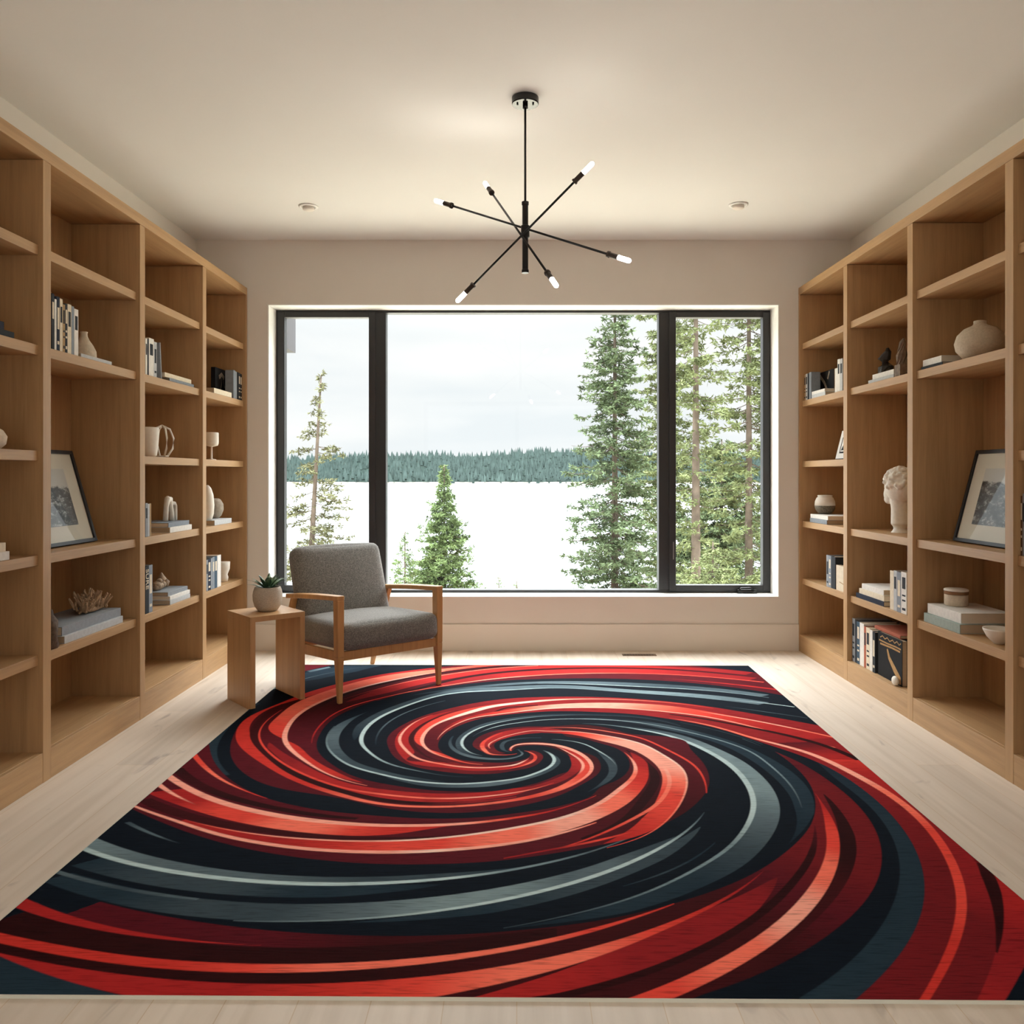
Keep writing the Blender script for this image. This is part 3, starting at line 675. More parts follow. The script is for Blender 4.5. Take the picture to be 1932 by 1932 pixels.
band('!oRRrrrrmmm', 'G1 1200 430 1600 640 G2 0 100 400 320 700 540 950 800 1100 1050 1200 1250 1250 1450 1260 1650 G4 1160 600 1110 800 1000 1070 850 1350 660 1640 px 1715 1935', 'G1 1400 330 1750 470 G2 250 100 600 400 900 650 1200 880 1460 1130 1560 1350 1640 1560 1665 1750 G4 1600 1050 1520 1250 1420 1420 1320 1640 px 1820 1935')
band('!RRrrR', 'G2 1460 1130 1560 1350 1640 1560 1665 1750 G4 1600 1050 1520 1250 1420 1420 1320 1640 px 1820 1935', Ao)
line('dDDDd', 'G2 1470 1130 1580 1350 1650 1560 1665 1750 G4 1620 750 1610 950 1590 1080', '30 42 40 32 24 16 5')
line('oSSSSPPPPSSOOOOooo', orl, '5 9 13 17 18 20 22 26 30 34 36 36 35 34 33 32 31 30 28 26 24 20 19')

# wedge and wide red arm at the front
band('!mMmmmmMdddddMMM', Di, Dout)
band('DDDDDdddddd>', Dd1, 'G1 1030 760 1250 900 1450 1150 1600 1400 1660 1650 1670 1932 G3 1120 200 1040 420 900 620 700 830 400 1100 0 1430 A2 1600 1700 1200 1860 px 1250 1915')
band('mrrrRR', d3o, dkD)
line('MDDDDDDD', dkD, '3 14 24 26 26 28 28 28 28 27 26 26 26 26')
band('RROOOSSPSSOOO', 'G1 1062 925 1075 1000 1130 1200 1200 1400 1235 1600 1200 1932 G3 740 180 600 430 400 700 200 900 0 1060 A2 1500 1420 1000 1680 600 1850 430 1920 px 1150 1905 1000 1935', Dd1)
STR[-1] = ('b', 'oRoOOSSPPSSOOO>', STR[-1][2], STR[-1][3])
band('!DDDDDD', 'S2 900 1062 453 1095 0 1150 B2 1932 1270 1400 1320 900 1335 0 1350 G6 1932 1195 1300 1125 900 1050 500 940 130 820 px 0 1705', d2)
band('!dddDDDD', d2, d3i)
band('!rRoOSSOoRRRR', d3i, d3o)
line('oOOSSSSOoooo', d2, '4 10 18 21 24 30 34 38 40 40 40 40 40')
band('oRRR>', 'px 492 1789 G6 1932 1162 1300 1065 900 955 600 850 260 705 px 0 1675', 'px 492 1789 G6 1932 1195 1300 1125 900 1050 500 940 130 820 px 0 1705')

# red arm B
band('!MmMdMMddMMMMMMdMMMM', Bi, Bo)
band('rRRRRRRrr', 'A1 600 760 0 915 B1 1500 980 1000 1030 500 1055 0 1055 SW 300 470 0 430 Z5 750 565 620 490 560 430 W1 1160 90', 'A1 600 900 0 1090 B1 1500 1150 1000 1220 500 1250 0 1270 SW 300 605 0 555 Z5 750 620 600 560 500 490 450 430 W1 870 40')
band('rRRrrrr', 'C 1400 560 1600 700 1600 850 A1 1400 250 1420 380 1200 560 900 700 500 830 0 920', 'E1 600 205 720 290 A1 1590 300 1560 450 1350 620 1000 800 600 900 0 1020')
band('rRoOOOOOOoooooooRR', 'E1 450 125 600 195 720 280 A1 1600 260 1620 370 1570 500 1430 630 1100 840 700 1000 300 1100 0 1165 B1 1500 1240 1000 1300 500 1340 0 1355 Z5 1000 695 800 640 600 545 470 440 405 380 Z5 410 340 470 280 540 245 G8 270 445 640 315 1100 190 1500 130 1932 85', 'C 1100 490 1400 515 1700 610 1900 780 A1 1860 300 1870 420 1750 620 1500 790 1100 970 700 1090 300 1180 0 1235 B1 1500 1290 1000 1350 500 1385 0 1400 Z5 1000 706 800 660 600 590 450 500 350 420 365 340 430 283 NV 50 640 G8 270 370 640 275 1100 165 1500 112 1932 62')
STR[-1] = ('b', 'rRoOOSOSSSoooooRR', STR[-1][2], STR[-1][3])
line('rrDDDDddd', 'B1 1932 1130 1500 1200 1000 1240 0 1300 Z5 1000 680 800 632 600 550 490 460 430 400 450 330 500 285 570 245', '12 20 24 28 32 36 42 45 45 42 38 34')
line('OSPPPPPS', salB, '4 6 8 10 12 16 20 24 26 24 20 14 6')
line('oPPPPo', pB, '4 6 9 12 14 13 4')
line('oSPPSSOOOOOo', 'A1 900 790 500 920 200 990 0 1020 B1 1500 1085 1000 1140 500 1170 0 1175 SW 600 565 300 530 0 495 Z5 750 600 600 535 520 480 470 430 W1 885 0 Z5 480 330 560 270', '3 5 8 9 11 13 14 15 15 15 15 14 13 12 11 9 6 3')
band('RooOSPPSOO', 'Z5 950 618 850 595 750 555 650 490 590 440 565 400 G8 5 850 60 730 180 620 300 550 570 430 900 320 1500 190 1932 118 N 429 60 859 50', 'Z5 950 600 850 570 750 525 640 450 560 400 W1 1035 20 Z5 500 350 560 290 G8 100 500 270 440 640 315 1100 190 1500 130 1932 90 N 429 20 859 15')
STR[-1] = ('b', 'RoooOSSSSOO>', STR[-1][2], STR[-1][3])
line('SPPPPPPPPPPwPS', palW, '3 6 9 14 20 24 25 24 23 22 21 20 18 14 10')
line('dDDDDDDD', 'G8 300 620 640 425 1200 270 1932 138 N 429 82 859 70', '30 34 36 36 34 28')
band('mrRRRRRRrr>', 'G8 800 520 1200 400 1600 290 1932 225 N 0 210 429 175 859 150 NF 0 10 600 35 1100 75 1690 130', 'G8 650 480 900 400 1400 265 1932 165 N 0 140 429 112 859 90 NF 0 -20 600 0 1300 35 1690 80')
line('moSSSS', 'G8 650 480 900 400 1400 265 1932 165 N 0 140 429 112 859 90', '3 6 10 14 14 12')
line('MDDDDDDDd', 'G8 1100 480 1500 370 1932 245 N 0 232 429 198 859 170 NF 0 18 600 42 1100 88 1700 145', '10 26 32 32 32 28 20 18 14 12')
band('mrrRRRrr>', 'G8 1500 400 1932 300 N 0 350 429 318 859 283 NF 0 98 400 108 800 135 1300 175 1850 232', 'G8 1500 385 1932 260 N 0 250 429 215 859 188 NF 0 30 600 55 1100 100 1750 165')
line('rRROoSSPSSOOO', 'G8 310 1000 330 900 420 780 560 650 800 540 1200 440 1600 350 1932 300 N 0 350 429 318 859 283 NF 0 98 400 108 800 135 1300 175 1850 232', '4 8 10 10 10 11 12 13 14 16 17 18 18 18 18 18')
line('mrRRR', 'NF 300 175 1000 225 1400 270 1932 328 px 1490 1307', '5 14 20 28 30')

# red arm C
band('!MmMMMdMMdMMMMMM', Ci, Co)
band('rRRrr', 'C 480 560 500 500 650 430 900 370 1200 340 1500 345 NE 0 400 400 375 800 375', 'C 350 540 420 430 600 340 900 280 1200 265 1500 270 NE 0 310 400 275 800 285')
line('oOOSSOOo', 'C 860 630 700 650 500 640 400 580 370 530 400 460 500 400 650 340', '3 4 6 12 22 22 14 8')
band('rroOSPPPPSOOoR', 'NE 300 385 700 380 1000 425 1300 500 1600 570 E1 1300 170 1450 260 1540 340 SE 1600 90 1700 190 1760 300 1760 400 1720 520 Z6 440 660 300 735 104 790', c6)
line('DDDDDDD', 'E1 1200 160 1350 260 SE 1500 60 1620 200 1680 320 1660 420 1560 560 Z6 350 680 200 740', '10 20 28 40 44 44 40 26 14')
band('rRRRoOOSSPPwPSSSOoRR', pale2, 'SE 1400 0 1500 50 1590 250 1590 350 1500 490 1380 620 A1 1932 1700 1500 1870 1200 1932 S 859 1850 S2 600 65 300 108 0 143 B2 1400 260 900 252 400 217 0 172 SX 1400 567 900 512 400 402 0 337 G5 1400 1192 900 1072 500 962 130 812')
STR[-1] = ('b', 'rRRooOSSPPSSOOoRRR>', STR[-1][2], STR[-1][3])
line('PPPPSSOo', 'NE 1300 480 1600 540 1900 635 E1 1450 220 1600 330 SE 1700 120 1800 230 1850 330 1850 420 1800 520 1720 640 Z6 400 660 200 750 104 780', '3 7 10 12 14 16 18 18 18 16 14 10 6')
line('OPPPPPPwwPSO', c6, '5 6 6 6 6 6 6 7 7 8 9 10 11 12 12 11 9 8 7 5 3')
line('oSSOOOo', 'NE 400 295 800 290 1200 320 1500 370 1932 455 E1 1500 90 1700 190 1932 320 px 1322 1462 Z6 690 560', '5 7 9 11 13 14 14 10 4')
line('oOrR', 'A2 420 20 150 90 0 130 S2 600 200 300 265', '8 14 12 6')
line('DDDDdD', 'SX 1932 190 1400 140 1072 85 G5 1500 760 1100 650 800 500 600 340', '18 30 34 38 42 46 50')
band('rRRoOSOOoRRR', c1, 'A1 1900 1105 1500 1275 500 1565 0 1635 B1 1000 1790 0 1850 B2 1932 65 1400 75 900 70 400 30 100 0 SX 1400 360 900 310 500 230 0 105 G5 1500 1020 1100 930 700 800 400 710 240 640')
STR[-1] = ('b', 'rRooOSSOORR>', path('B1 1000 1760 500 1800 0 1820 SX 1932 258 1400 210 1072 168 G5 1500 850 1100 745 800 615 500 425 px 270 1420'), path('B1 1000 1765 0 1870 B2 1400 75 900 70 400 30 100 0 SX 1400 360 900 310 500 230 0 105 G5 1500 1020 1100 930 700 800 400 710 240 640'))
line('rPPP', 'G5 850 790 600 680 380 540 px 285 1470', '2 12 22 22')
line('dddddddd', 'B2 1932 82 1400 100 900 97 400 62 SX 900 350 500 280 0 195 G5 1000 990 500 850 200 720', '10 22 26 28 34 38 44 48 54 50')
line('orRRoOSPPPPPPPPPPPPS', c1, '4 6 9 12 15 18 20 22 23 26 30 33 34 34 33 32 31 30')
line('oSPPSSPPPPwwwwwwPPPSo', pale2, '3 7 12 15 18 20 21 22 22 22 20 18 18 17 16 15 14 13 12 11 10 8 6 3')
line('SPPPPwPPPPPPPS', pale3, '6 10 14 18 20 21 22 23 23 22 22 21 20 18 15 12 8')
line('oOSSOOo', 'G5 1700 710 1500 635 1300 560 1150 480 950 330 820 160 px 352 1405', '3 7 12 18 24 26 24')

# lay the stripes out on a fine grid of the pile
RC = Vector((0.035, 3.876, 0)); RZ = math.radians(-0.55); RW, RL = 3.04, 3.62
NX, NY = 880, 1040
gx = np.linspace(-RW / 2, RW / 2, NX); gy = np.linspace(-RL / 2, RL / 2, NY)
LX, LY = np.meshgrid(gx, gy)
WXg = RC.x + LX * math.cos(RZ) - LY * math.sin(RZ); WYg = RC.y + LX * math.sin(RZ) + LY * math.cos(RZ)
TH0 = np.arctan2(DC - WYg, WXg - XC).ravel(); RR = np.hypot(WXg - XC, WYg - DC).ravel()
pal = {k: np.array(hexl(v)) for k, v in PAL.items()}
col = np.tile(pal['N'], (RR.size, 1))
CELL = 0.0036
for st in STR:
    kind, cols = st[0], st[1]; keep = cols[0] == '!'; eo = cols[-1] == '>'; so_ = cols[0] == '<'; cols = cols.strip('!<>')
    if kind == 'b':
        (t1, r1), (t2, r2) = st[2], st[3]
        best = None                                            # which turn of the second edge runs along the first
        for q_ in range(-3, 4):
            t3 = t2 + q_ * 2 * PI; l_, h_ = max(t1[0], t3[0]), min(t1[-1], t3[-1])
            if h_ - l_ < .05: continue
            u_ = np.linspace(l_, h_, 20); cst = np.mean(np.abs(np.interp(u_, t1, r1) - np.interp(u_, t3, r2))) - .02 * (h_ - l_)
            if best is None or cst < best[0]: best = (cst, t3)
        t2 = best[1] if best else t2
        lo, hi = max(t1[0], t2[0]), min(t1[-1], t2[-1])
        if hi - lo < .02: print('rug: empty band', cols); continue
    else:
        (t1, r1), ws = st[2], st[3]; lo, hi = t1[0], t1[-1]
    n = max(64, int((hi - lo) * 220)); tt = np.linspace(lo, hi, n)
    if kind == 'b':
        a = smooth(tt, spline(t1, r1, tt)); b_ = smooth(tt, spline(t2, r2, tt)); a, b_ = np.exp(np.minimum(a, b_)), np.exp(np.maximum(a, b_))
        if keep: pass
        else:                                                  # stripes run out to a point
            pw = min(.25, (hi - lo) * .3); e_ = np.minimum(tt - lo + (pw if so_ else 0), hi - tt + (pw if eo else 0)) / pw; e_ = np.clip(e_, 0, 1) ** .7; md = (a + b_) / 2
            a, b_ = md + (a - md) * e_, md + (b_ - md) * e_
    else:
        c_ = smooth(tt, spline(t1, r1, tt)); ds = np.gradient(c_, tt); c_ = np.exp(c_)
        w = np.interp(np.linspace(0, 1, n), np.linspace(0, 1, len(ws)), ws) * np.sqrt(1 + ds ** 2)
        a, b_ = c_ - w / 2, c_ + w / 2
    cc_ = np.array([pal[k] for k in cols]); ct = np.stack([np.interp(np.linspace(0, 1, n), np.linspace(0, 1, max(2, len(cols))), cc_[:, j] if len(cols) > 1 else np.repeat(cc_[:, j], 2)) for j in range(3)], 1)
    for k in range(-2, 4):
        T_ = TH0 + 2 * PI * k
        sel = np.nonzero((T_ >= lo) & (T_ <= hi))[0]
        if not sel.size: continue
        u = (T_[sel] - lo) / (hi - lo) * (n - 1); i = np.minimum(u.astype(int), n - 2); f_ = u - i
        ra = a[i] * (1 - f_) + a[i + 1] * f_; rb = b_[i] * (1 - f_) + b_[i + 1] * f_; R_ = RR[sel]
        al = np.clip((R_ - ra) / CELL + .5, 0, 1) * np.clip((rb - R_) / CELL + .5, 0, 1)
        m_ = al > 0; sel = sel[m_]; al = al[m_][:, None]; i = i[m_]; f_ = f_[m_][:, None]
        cl = ct[i] * (1 - f_) + ct[i + 1] * f_
        col[sel] = col[sel] * (1 - al) + cl * al
rug = bpy.data.meshes.new('area_rug')
nv = NX * NY
col = col * 1.08 + .002; rug.vertices.add(nv)
co = np.empty((nv, 3), np.float32); co[:, 0] = LX.ravel(); co[:, 1] = LY.ravel(); co[:, 2] = RT
rug.vertices.foreach_set('co', co.ravel())
ii = (np.arange(NY - 1)[:, None] * NX + np.arange(NX - 1)[None, :]).ravel()
q = np.stack([ii, ii + 1, ii + NX + 1, ii + NX], 1).astype(np.int32)
rug.loops.add(q.size); rug.loops.foreach_set('vertex_index', q.ravel())
rug.polygons.add(len(q)); rug.polygons.foreach_set('loop_start', np.arange(0, q.size, 4, dtype=np.int32))
try: rug.polygons.foreach_set('loop_total', np.full(len(q), 4, np.int32))
except Exception: pass
at = rug.color_attributes.new('dye', 'FLOAT_COLOR', 'POINT')
at.data.foreach_set('color', np.concatenate([col, np.ones((nv, 1))], 1).astype(np.float32).ravel())
rug.update(); rug.validate()
def rug_mat():
    m, nt, b = newmat('rug_pile')
    ca = nt.nodes.new('ShaderNodeVertexColor'); ca.layer_name = 'dye'
    v = pos_scaled(nt, (12, 165, 1), True); n = N(nt, 'ShaderNodeTexNoise', Scale=1.0, Detail=3.0); nt.links.new(v, n.inputs['Vector'])
    g = ramp(nt, n.outputs['Fac'], [(0.3, (.62, .62, .62)), (0.5, (1, 1, 1)), (.68, (1.0, 1.0, 1.0))])
    mu = N(nt, 'ShaderNodeMixRGB', blend_type='MULTIPLY'); mu.inputs['Fac'].default_value = 1
    nt.links.new(ca.outputs['Color'], mu.inputs['Color1']); nt.links.new(g, mu.inputs['Color2'])
    nt.links.new(mu.outputs[0], b.inputs['Base Color'])
    b.inputs['Roughness'].default_value = .9; b.inputs['Specular IOR Level'].default_value = .03
    bump(nt, b, n.outputs['Fac'], .4, .002)
    return m
rug.materials.append(rug_mat())
ro = link(bpy.data.objects.new('area_rug', rug)); ro.location = RC; ro.rotation_euler = (0, 0, RZ)
tag(ro, 'large rug with a red, black and slate swirl pattern, under the armchair', 'rug')
eb = MB(); h = .004
x2, y2 = RW / 2, RL / 2
eb.box(-x2 - h, x2 + h, -y2 - h, -y2, .0, RT); eb.box(-x2 - h, x2 + h, y2, y2 + h, .0, RT); eb.box(-x2 - h, -x2, -y2, y2, .0, RT); eb.box(x2, x2 + h, -y2, y2, .0, RT)
eb.box(-x2, x2, -y2, y2, 0.0003, RT - .0012)
eb.build('edge_binding', simple('rug_backing', '#c9c4b4', .9), ro)
# ------------------------------------------------------------------ things on the shelves
XF = {-1: -2.0, 1: 2.09}
def DD(s, px, inset=.03):
    return F * (abs(XF[s]) + inset) / abs(px - CX)
BC = {'black': '#1b1d20', 'charcoal': '#33373c', 'navy': '#2a3140', 'blue-grey': '#858d95', 'grey': '#8f9499', 'pale grey': '#b9bcbd', 'white': '#dedbd4',
      'cream': '#d9cdb6', 'tan': '#a98c66', 'brown': '#5b4230', 'teal': '#435767', 'rust': '#a8604a', 'sage': '#9aa79f'}
BM = {k: simple('cover_' + k.replace(' ', '_').replace('-', '_'), v, .8, var=.08, scale=50, spec=.2) for k, v in BC.items()}
ORD = ['first', 'second', 'third', 'fourth', 'fifth', 'sixth', 'seventh', 'eighth', 'ninth', 'tenth']
def book(loc, ry, sx, sy, sz, cover, label, group, pages='pages', marks=None, tilt=None):
    """book standing or lying: local box sx (depth from spine) x sy (thickness) x sz (height), spine at x=0 facing -x"""
    mt = BM[cover]; c = min(.0025, sy * .12)
    b = MB()
    b.box(0, c * 1.4, 0, sy, 0, sz); b.box(c * 1.4, sx, 0, c, 0, sz); b.box(c * 1.4, sx, sy - c, sy, 0, sz)
    o = b.build('book', mt, None, bevel=.0008, segs=1)
    o.location = loc; o.rotation_euler = ry
    tag(o, label, 'book', group)
    g = .0035
    MB().box(c * 1.4, sx - g, c, sy - c, g, sz - g).build('pages', M[pages], o)
    if marks:
        mc, spots = marks
        for (z0, z1) in spots:
            MB().box(-.0006, .0004, sy * .2, sy * .8, sz * z0, sz * z1).build('spine_label', BM[mc], o)
    return o
MK = {'a': [(.55, .85)], 'b': [(.12, .18), (.4, .8)], 'c': [(.08, .14), (.3, .34), (.42, .46), (.6, .88)], 'n': None}
def row(s, lv, items, place, group, depth=.17):
    n = len(items)
    for i, it in enumerate(items):
        p0, p1, h, colr = it[:4]; mk = it[4] if len(it) > 4 else 'n'
        d0, d1 = sorted((DD(s, p0), DD(s, p1))); th = d1 - d0 - .0012
        x = XF[s] + s * .03; dep = min(depth + (i * 37 % 5) * .006, .34)
        rz = 0 if s > 0 else PI
        y = d0 + .0006 if s > 0 else d1 - .0006
        mc = 'cream' if colr in ('black', 'charcoal', 'navy', 'teal', 'brown', 'blue-grey') else 'charcoal'
        mk_ = (mc, MK[mk]) if MK[mk] else None
        size = 'slim' if th < .022 else 'thick'
        if n > 1: lab = f'{size} {colr} book, {ORD[i]} from left, upright row {place}'
        else: lab = f'{size} {colr} upright book {place}'
        book((x, y, LV[lv] + .0003), (0, 0, rz), dep, th, h, colr, lab, group, marks=mk_)
def stack(s, lv, items, place, group, inset=.03, sgn=0):
    """lying books bottom to top: (px0, px1, thickness, depth, colour[, inset])"""
    z = LV[lv] + .0003; n = len(items)
    for i, it in enumerate(items):
        p0, p1, th, dep, colr = it[:5]; ins = it[5] if len(it) > 5 else inset
        d0, d1 = sorted((DD(s, p0, ins), DD(s, p1, ins)))
        x = XF[s] + s * ins; L_ = d1 - d0
        pos = {0: 'bottom', n - 1: 'top'}.get(i, 'middle') if n > 1 else 'single'
        lab = f'{colr} book lying {pos} of the stack {place}' if n > 1 else f'{colr} book lying flat {place}'
        # local z -> along y, local y -> up
        if s < 0: R = Matrix(((-1, 0, 0), (0, 0, 1), (0, 1, 0)))
        else: R = Matrix(((1, 0, 0), (0, 0, -1), (0, 1, 0)))
        y = d0 if s < 0 else d1
        o = book((x, y, z), R.to_euler(), dep, th, L_, colr, lab, group, pages='pages' if i % 2 == 0 else 'pages2')
        z += th + .0005
    return z
def put(s, px, lv, off=.0, inset=.08, dz=0.0):
    d = F * (abs(XF[s]) + inset) / abs(px - CX)
    return (XF[s] + s * inset, d, LV[lv] + .0003 + dz)

G = 'books in the left bookcase'; H_ = 'books in the right bookcase'
# left bookcase, nearest bay in view
stack(-1, 4, [(-60, 27, .026, .2, 'charcoal'), (-70, 8, .03, .17, 'navy')], 'at the upper left picture edge', G)
stack(-1, 2, [(-60, 18, .034, .2, 'white'), (-60, 11, .036, .18, 'cream')], 'on the middle shelf, left picture edge', G)
x, y, z = put(-1, -16, 3, inset=.09)
o = MB().lathe([(.03, 0), (.05, .02), (.055, .05), (.04, .075), (.024, .085), (.001, .085)], n=24).build('pot', M['cream'], None, smooth=True); o.location = (x, y, z)
tag(o, 'small rough stone pot cut by the left picture edge on its shelf', 'pot')
# left, bay of the big picture
row(-1, 4, [(97.5, 103, .245, 'charcoal', 'a'), (103, 107, .225, 'white'), (107, 113, .24, 'navy', 'b'), (113, 118.5, .236, 'cream', 'a'), (118.5, 123, .215, 'tan', 'c'), (123, 127.5, .222, 'charcoal', 'c'), (127.5, 135, .225, 'cream', 'a'), (135, 140, .222, 'blue-grey'), (140, 148, .215, 'white', 'a')], 'beside the gourd vase', G)
stack(-1, 4, [(153, 211, .016, .08, 'pale grey', .022)], 'in front of the gourd vase', G)
x, y, z = put(-1, 158.5, 4, inset=.165)
o = MB().lathe([(.032, 0), (.046, .012), (.058, .04), (.056, .07), (.042, .1), (.025, .125), (.0165, .145), (.0155, .158), (.018, .166), (.014, .168), (.001, .16)], n=36).build('gourd_vase', M['cream'], None, smooth=True)
o.location = (x, y, z); tag(o, 'small beige gourd-shaped vase beside upright books in the left bookcase', 'vase')

def print_mat(name, seed, sky_top):
    m, nt, b = newmat(name)
    tc = nt.nodes.new('ShaderNodeTexCoord'); sp = nt.nodes.new('ShaderNodeSeparateXYZ'); nt.links.new(tc.outputs['Generated'], sp.inputs[0])
    mp = nt.nodes.new('ShaderNodeMapping'); mp.inputs['Location'].default_value = (seed, seed * 2, 0); mp.inputs['Scale'].default_value = (3, 2.6, 3.2)
    nt.links.new(tc.outputs['Generated'], mp.inputs['Vector'])
    n = N(nt, 'ShaderNodeTexNoise', Scale=2.2, Detail=9.0, Roughness=.75); nt.links.new(mp.outputs[0], n.inputs['Vector'])
    ad = N(nt, 'ShaderNodeMath', operation='MULTIPLY_ADD'); ad.inputs[1].default_value = .35; nt.links.new(n.outputs['Fac'], ad.inputs[0]); nt.links.new(sp.outputs['Z'], ad.inputs[2])
    sky = ramp(nt, ad.outputs[0], [(sky_top - .02, (0, 0, 0)), (sky_top + .02, (1, 1, 1))])
    land = ramp(nt, n.outputs['Fac'], [(.44, (.008, .008, .008)), (.53, (.06, .06, .06)), (.60, (.35, .34, .33)), (.66, (.6, .59, .57))])
    mx = nt.nodes.new('ShaderNodeMixRGB'); nt.links.new(sky, mx.inputs['Fac']); nt.links.new(land, mx.inputs['Color1']); mx.inputs['Color2'].default_value = (.55, .53, .50, 1)
    nt.links.new(mx.outputs[0], b.inputs['Base Color']); b.inputs['Roughness'].default_value = .35
    return m
M['mat_board'] = simple('mat_board', '#d8d0c2', .8)
M['pframe'] = simple('picture_frame_black', '#121214', .4)
def picture(s, base_mid, top_dx, w, h, label, pm, rz=0):
    """frame standing on a shelf, leaning back; base_mid is the middle of its lower front edge"""
    t = thing('framed_picture', base_mid, 0, label, 'picture', 'framed landscape prints')
    lean = math.asin(top_dx / h)
    R = Matrix.Rotation(rz, 4, 'Z') @ Matrix.Rotation(s * lean, 4, 'Y')
    def P(b, name, mat, bev=0): 
        b.v = [tuple(R @ Vector(v)) for v in b.v]; return b.build(name, mat, t, bevel=bev)
    fw = .018; sx = lambda a, b_: tuple(sorted((s * a, s * b_)))
    fr = MB(); x0, x1 = sx(0, .02)
    fr.box(x0, x1, -w / 2, -w / 2 + fw, 0, h); fr.box(x0, x1, w / 2 - fw, w / 2, 0, h); fr.box(x0, x1, -w / 2 + fw, w / 2 - fw, 0, fw); fr.box(x0, x1, -w / 2 + fw, w / 2 - fw, h - fw, h)
    P(fr, 'frame', M['pframe'], .0015)
    x0, x1 = sx(.010, .016); P(MB().box(x0, x1, -w / 2 + fw, w / 2 - fw, fw, h - fw), 'mat_board', M['mat_board'])
    x0, x1 = sx(.009, .0098); P(MB().box(x0, x1, -w / 2 + w * .2, w / 2 - w * .2, h * .2, h * .8), 'print', pm)
    x0, x1 = sx(.0055, .0065); P(MB().box(x0, x1, -w / 2 + fw, w / 2 - fw, fw, h - fw), 'glass', M['glass'])
    return t
picture(-1, (-2.135, 3.955, LV[2] + .0058), .13, .60, .475, 'black framed landscape print leaning in the left bookcase', print_mat('print_coast', 3.1, .84), 0)
# coral on two books, dark bottle
zt_ = stack(-1, 1, [(122, 232, .034, .25, 'pale grey', .035), (117, 228, .04, .24, 'grey', .05)], 'under the frilly fungus', G)
def frilly(s, px, lv, dz, label):
    x, y, z = put(s, px, lv, inset=.13, dz=dz)
    b = MB(); rr = random.Random(3)
    for k in range(120):
        t = k / 119; a = t * 9; yy = (t - .5) * .20; w = .045 * math.sin(PI * (.15 + .8 * t)) + .012
        p = Vector((rr.uniform(-.03, .03), yy, rr.uniform(.005, .03)))
        tip = p + Vector((rr.uniform(-.05, .05), rr.uniform(-.02, .02), w * 1.3 * rr.uniform(.6, 1.3)))
        b.tube([p, (p + tip) / 2 + Vector((rr.uniform(-.006, .006), 0, 0)), tip], [.006, .0075, .0045], 5)
    b.ball((0, 0, .02), (.035, .09, .02), 12, 8)
    o = b.build('coral', simple('dried_coral', '#a98d6e', .9, var=.3, scale=70, bmp=.5), None); o.location = (x, y, z)
    tag(o, label, 'ornament'); return o
frilly(-1, 172, 1, .0765, 'brown frilly dried coral on the grey book in the left bookcase')
x, y, z = put(-1, 92, 1, inset=.05)
t = MB().lathe([(.03, 0), (.036, .01), (.034, .05), (.04, .09), (.035, .12), (.018, .145), (.014, .17), (.001, .172)], n=16, fn=lambda a, zz: 1 + .14 * math.sin(3 * a + zz * 40)).build('bark_figure', simple('bark', '#5a4a3c', .8, var=.4, scale=60, bmp=.6), None, smooth=True)
t.location = (x, y, z); tag(t, 'dark gnarled bark ornament half hidden by the post, lower left bookcase', 'ornament')
# left, third bay
row(-1, 4, [(274.5, 278, .2, 'white', 'a'), (278, 281, .2, 'charcoal'), (281, 290.5, .21, 'white', 'a'), (290.5, 296, .198, 'pale grey', 'b')], 'beside the leaning book', G)
d1 = DD(-1, 305); o = book((XF[-1] - .03, d1 + .006, LV[4] + .002), (math.radians(-6), 0, PI), .18, .011, .205, 'grey', 'thin grey book leaning against the upright row, left bookcase', G)
stack(-1, 4, [(320, 366, .02, .2, 'blue-grey', .03), (311, 361, .026, .18, 'cream', .035)], 'beside the leaning thin book', G)
x, y, z = put(-1, 280, 3, inset=.09)
o = MB().lathe([(.035, 0), (.045, .01), (.052, .06), (.056, .12), (.055, .165), (.05, .168), (.046, .16), (.001, .15)], n=40, fn=lambda a, zz: 1 + .03 * math.sin(20 * a)).build('ribbed_vase', M['white'], None, smooth=True)
o.location = (x, y, z); tag(o, 'ribbed cream cylinder vase partly hidden by a post, left bookcase', 'vase')
x, y, z = put(-1, 306, 3, inset=.1, dz=.0045)
b = MB()
def loop(pts, r=.006): b.tube(pts, r, 8)
for k in range(4):
    a = PI / 4 + k * PI / 2; ca, sa = math.cos(a), math.sin(a)
    loop([(.03 * ca, .03 * sa, .0), (.062 * ca, .062 * sa, .05), (.068 * ca, .068 * sa, .11), (.045 * ca, .045 * sa, .165), (.0, .0, .185)])
b.lathe([(.028, 0), (.036, 0), (.036, .008), (.028, .008)], n=20)
o = b.build('openwork_sculpture', M['white'], None, smooth=True); o.location = (x, y, z); tag(o, 'white openwork looped sculpture beside the ribbed cream vase', 'ornament')
row(-1, 2, [(274.5, 279, .185, 'grey', 'a'), (279, 282.5, .18, 'pale grey'), (282.5, 285.5, .182, 'tan')], 'beside the white arch sculpture', G)
zs = stack(-1, 2, [(321, 362, .032, .24, 'white', .03), (318, 357, .026, .22, 'blue-grey', .04)], 'under the white arch sculpture', G)
x, y, z = put(-1, 320, 2, inset=.12, dz=.0595)
b = MB(); b.tube([(0, -.06, 0), (0, -.05, .09), (0, -.035, .125), (0, 0, .13), (0, .01, .1), (0, .03, .05), (0, .035, 0)], [.016, .015, .018, .02, .016, .014, .016], 10)
b.tube([(0, -.01, .11), (0, .07, .105), (0, .085, .09), (0, .085, 0)], [.013, .012, .012, .013], 8); b.ball((0, -.03, .135), .018)
o = b.build('arch_sculpture', M['white'], None, smooth=True); o.location = (x, y, z); tag(o, 'white clay double arch sculpture standing on the book stack', 'ornament')
o_ = DD(-1, 288)
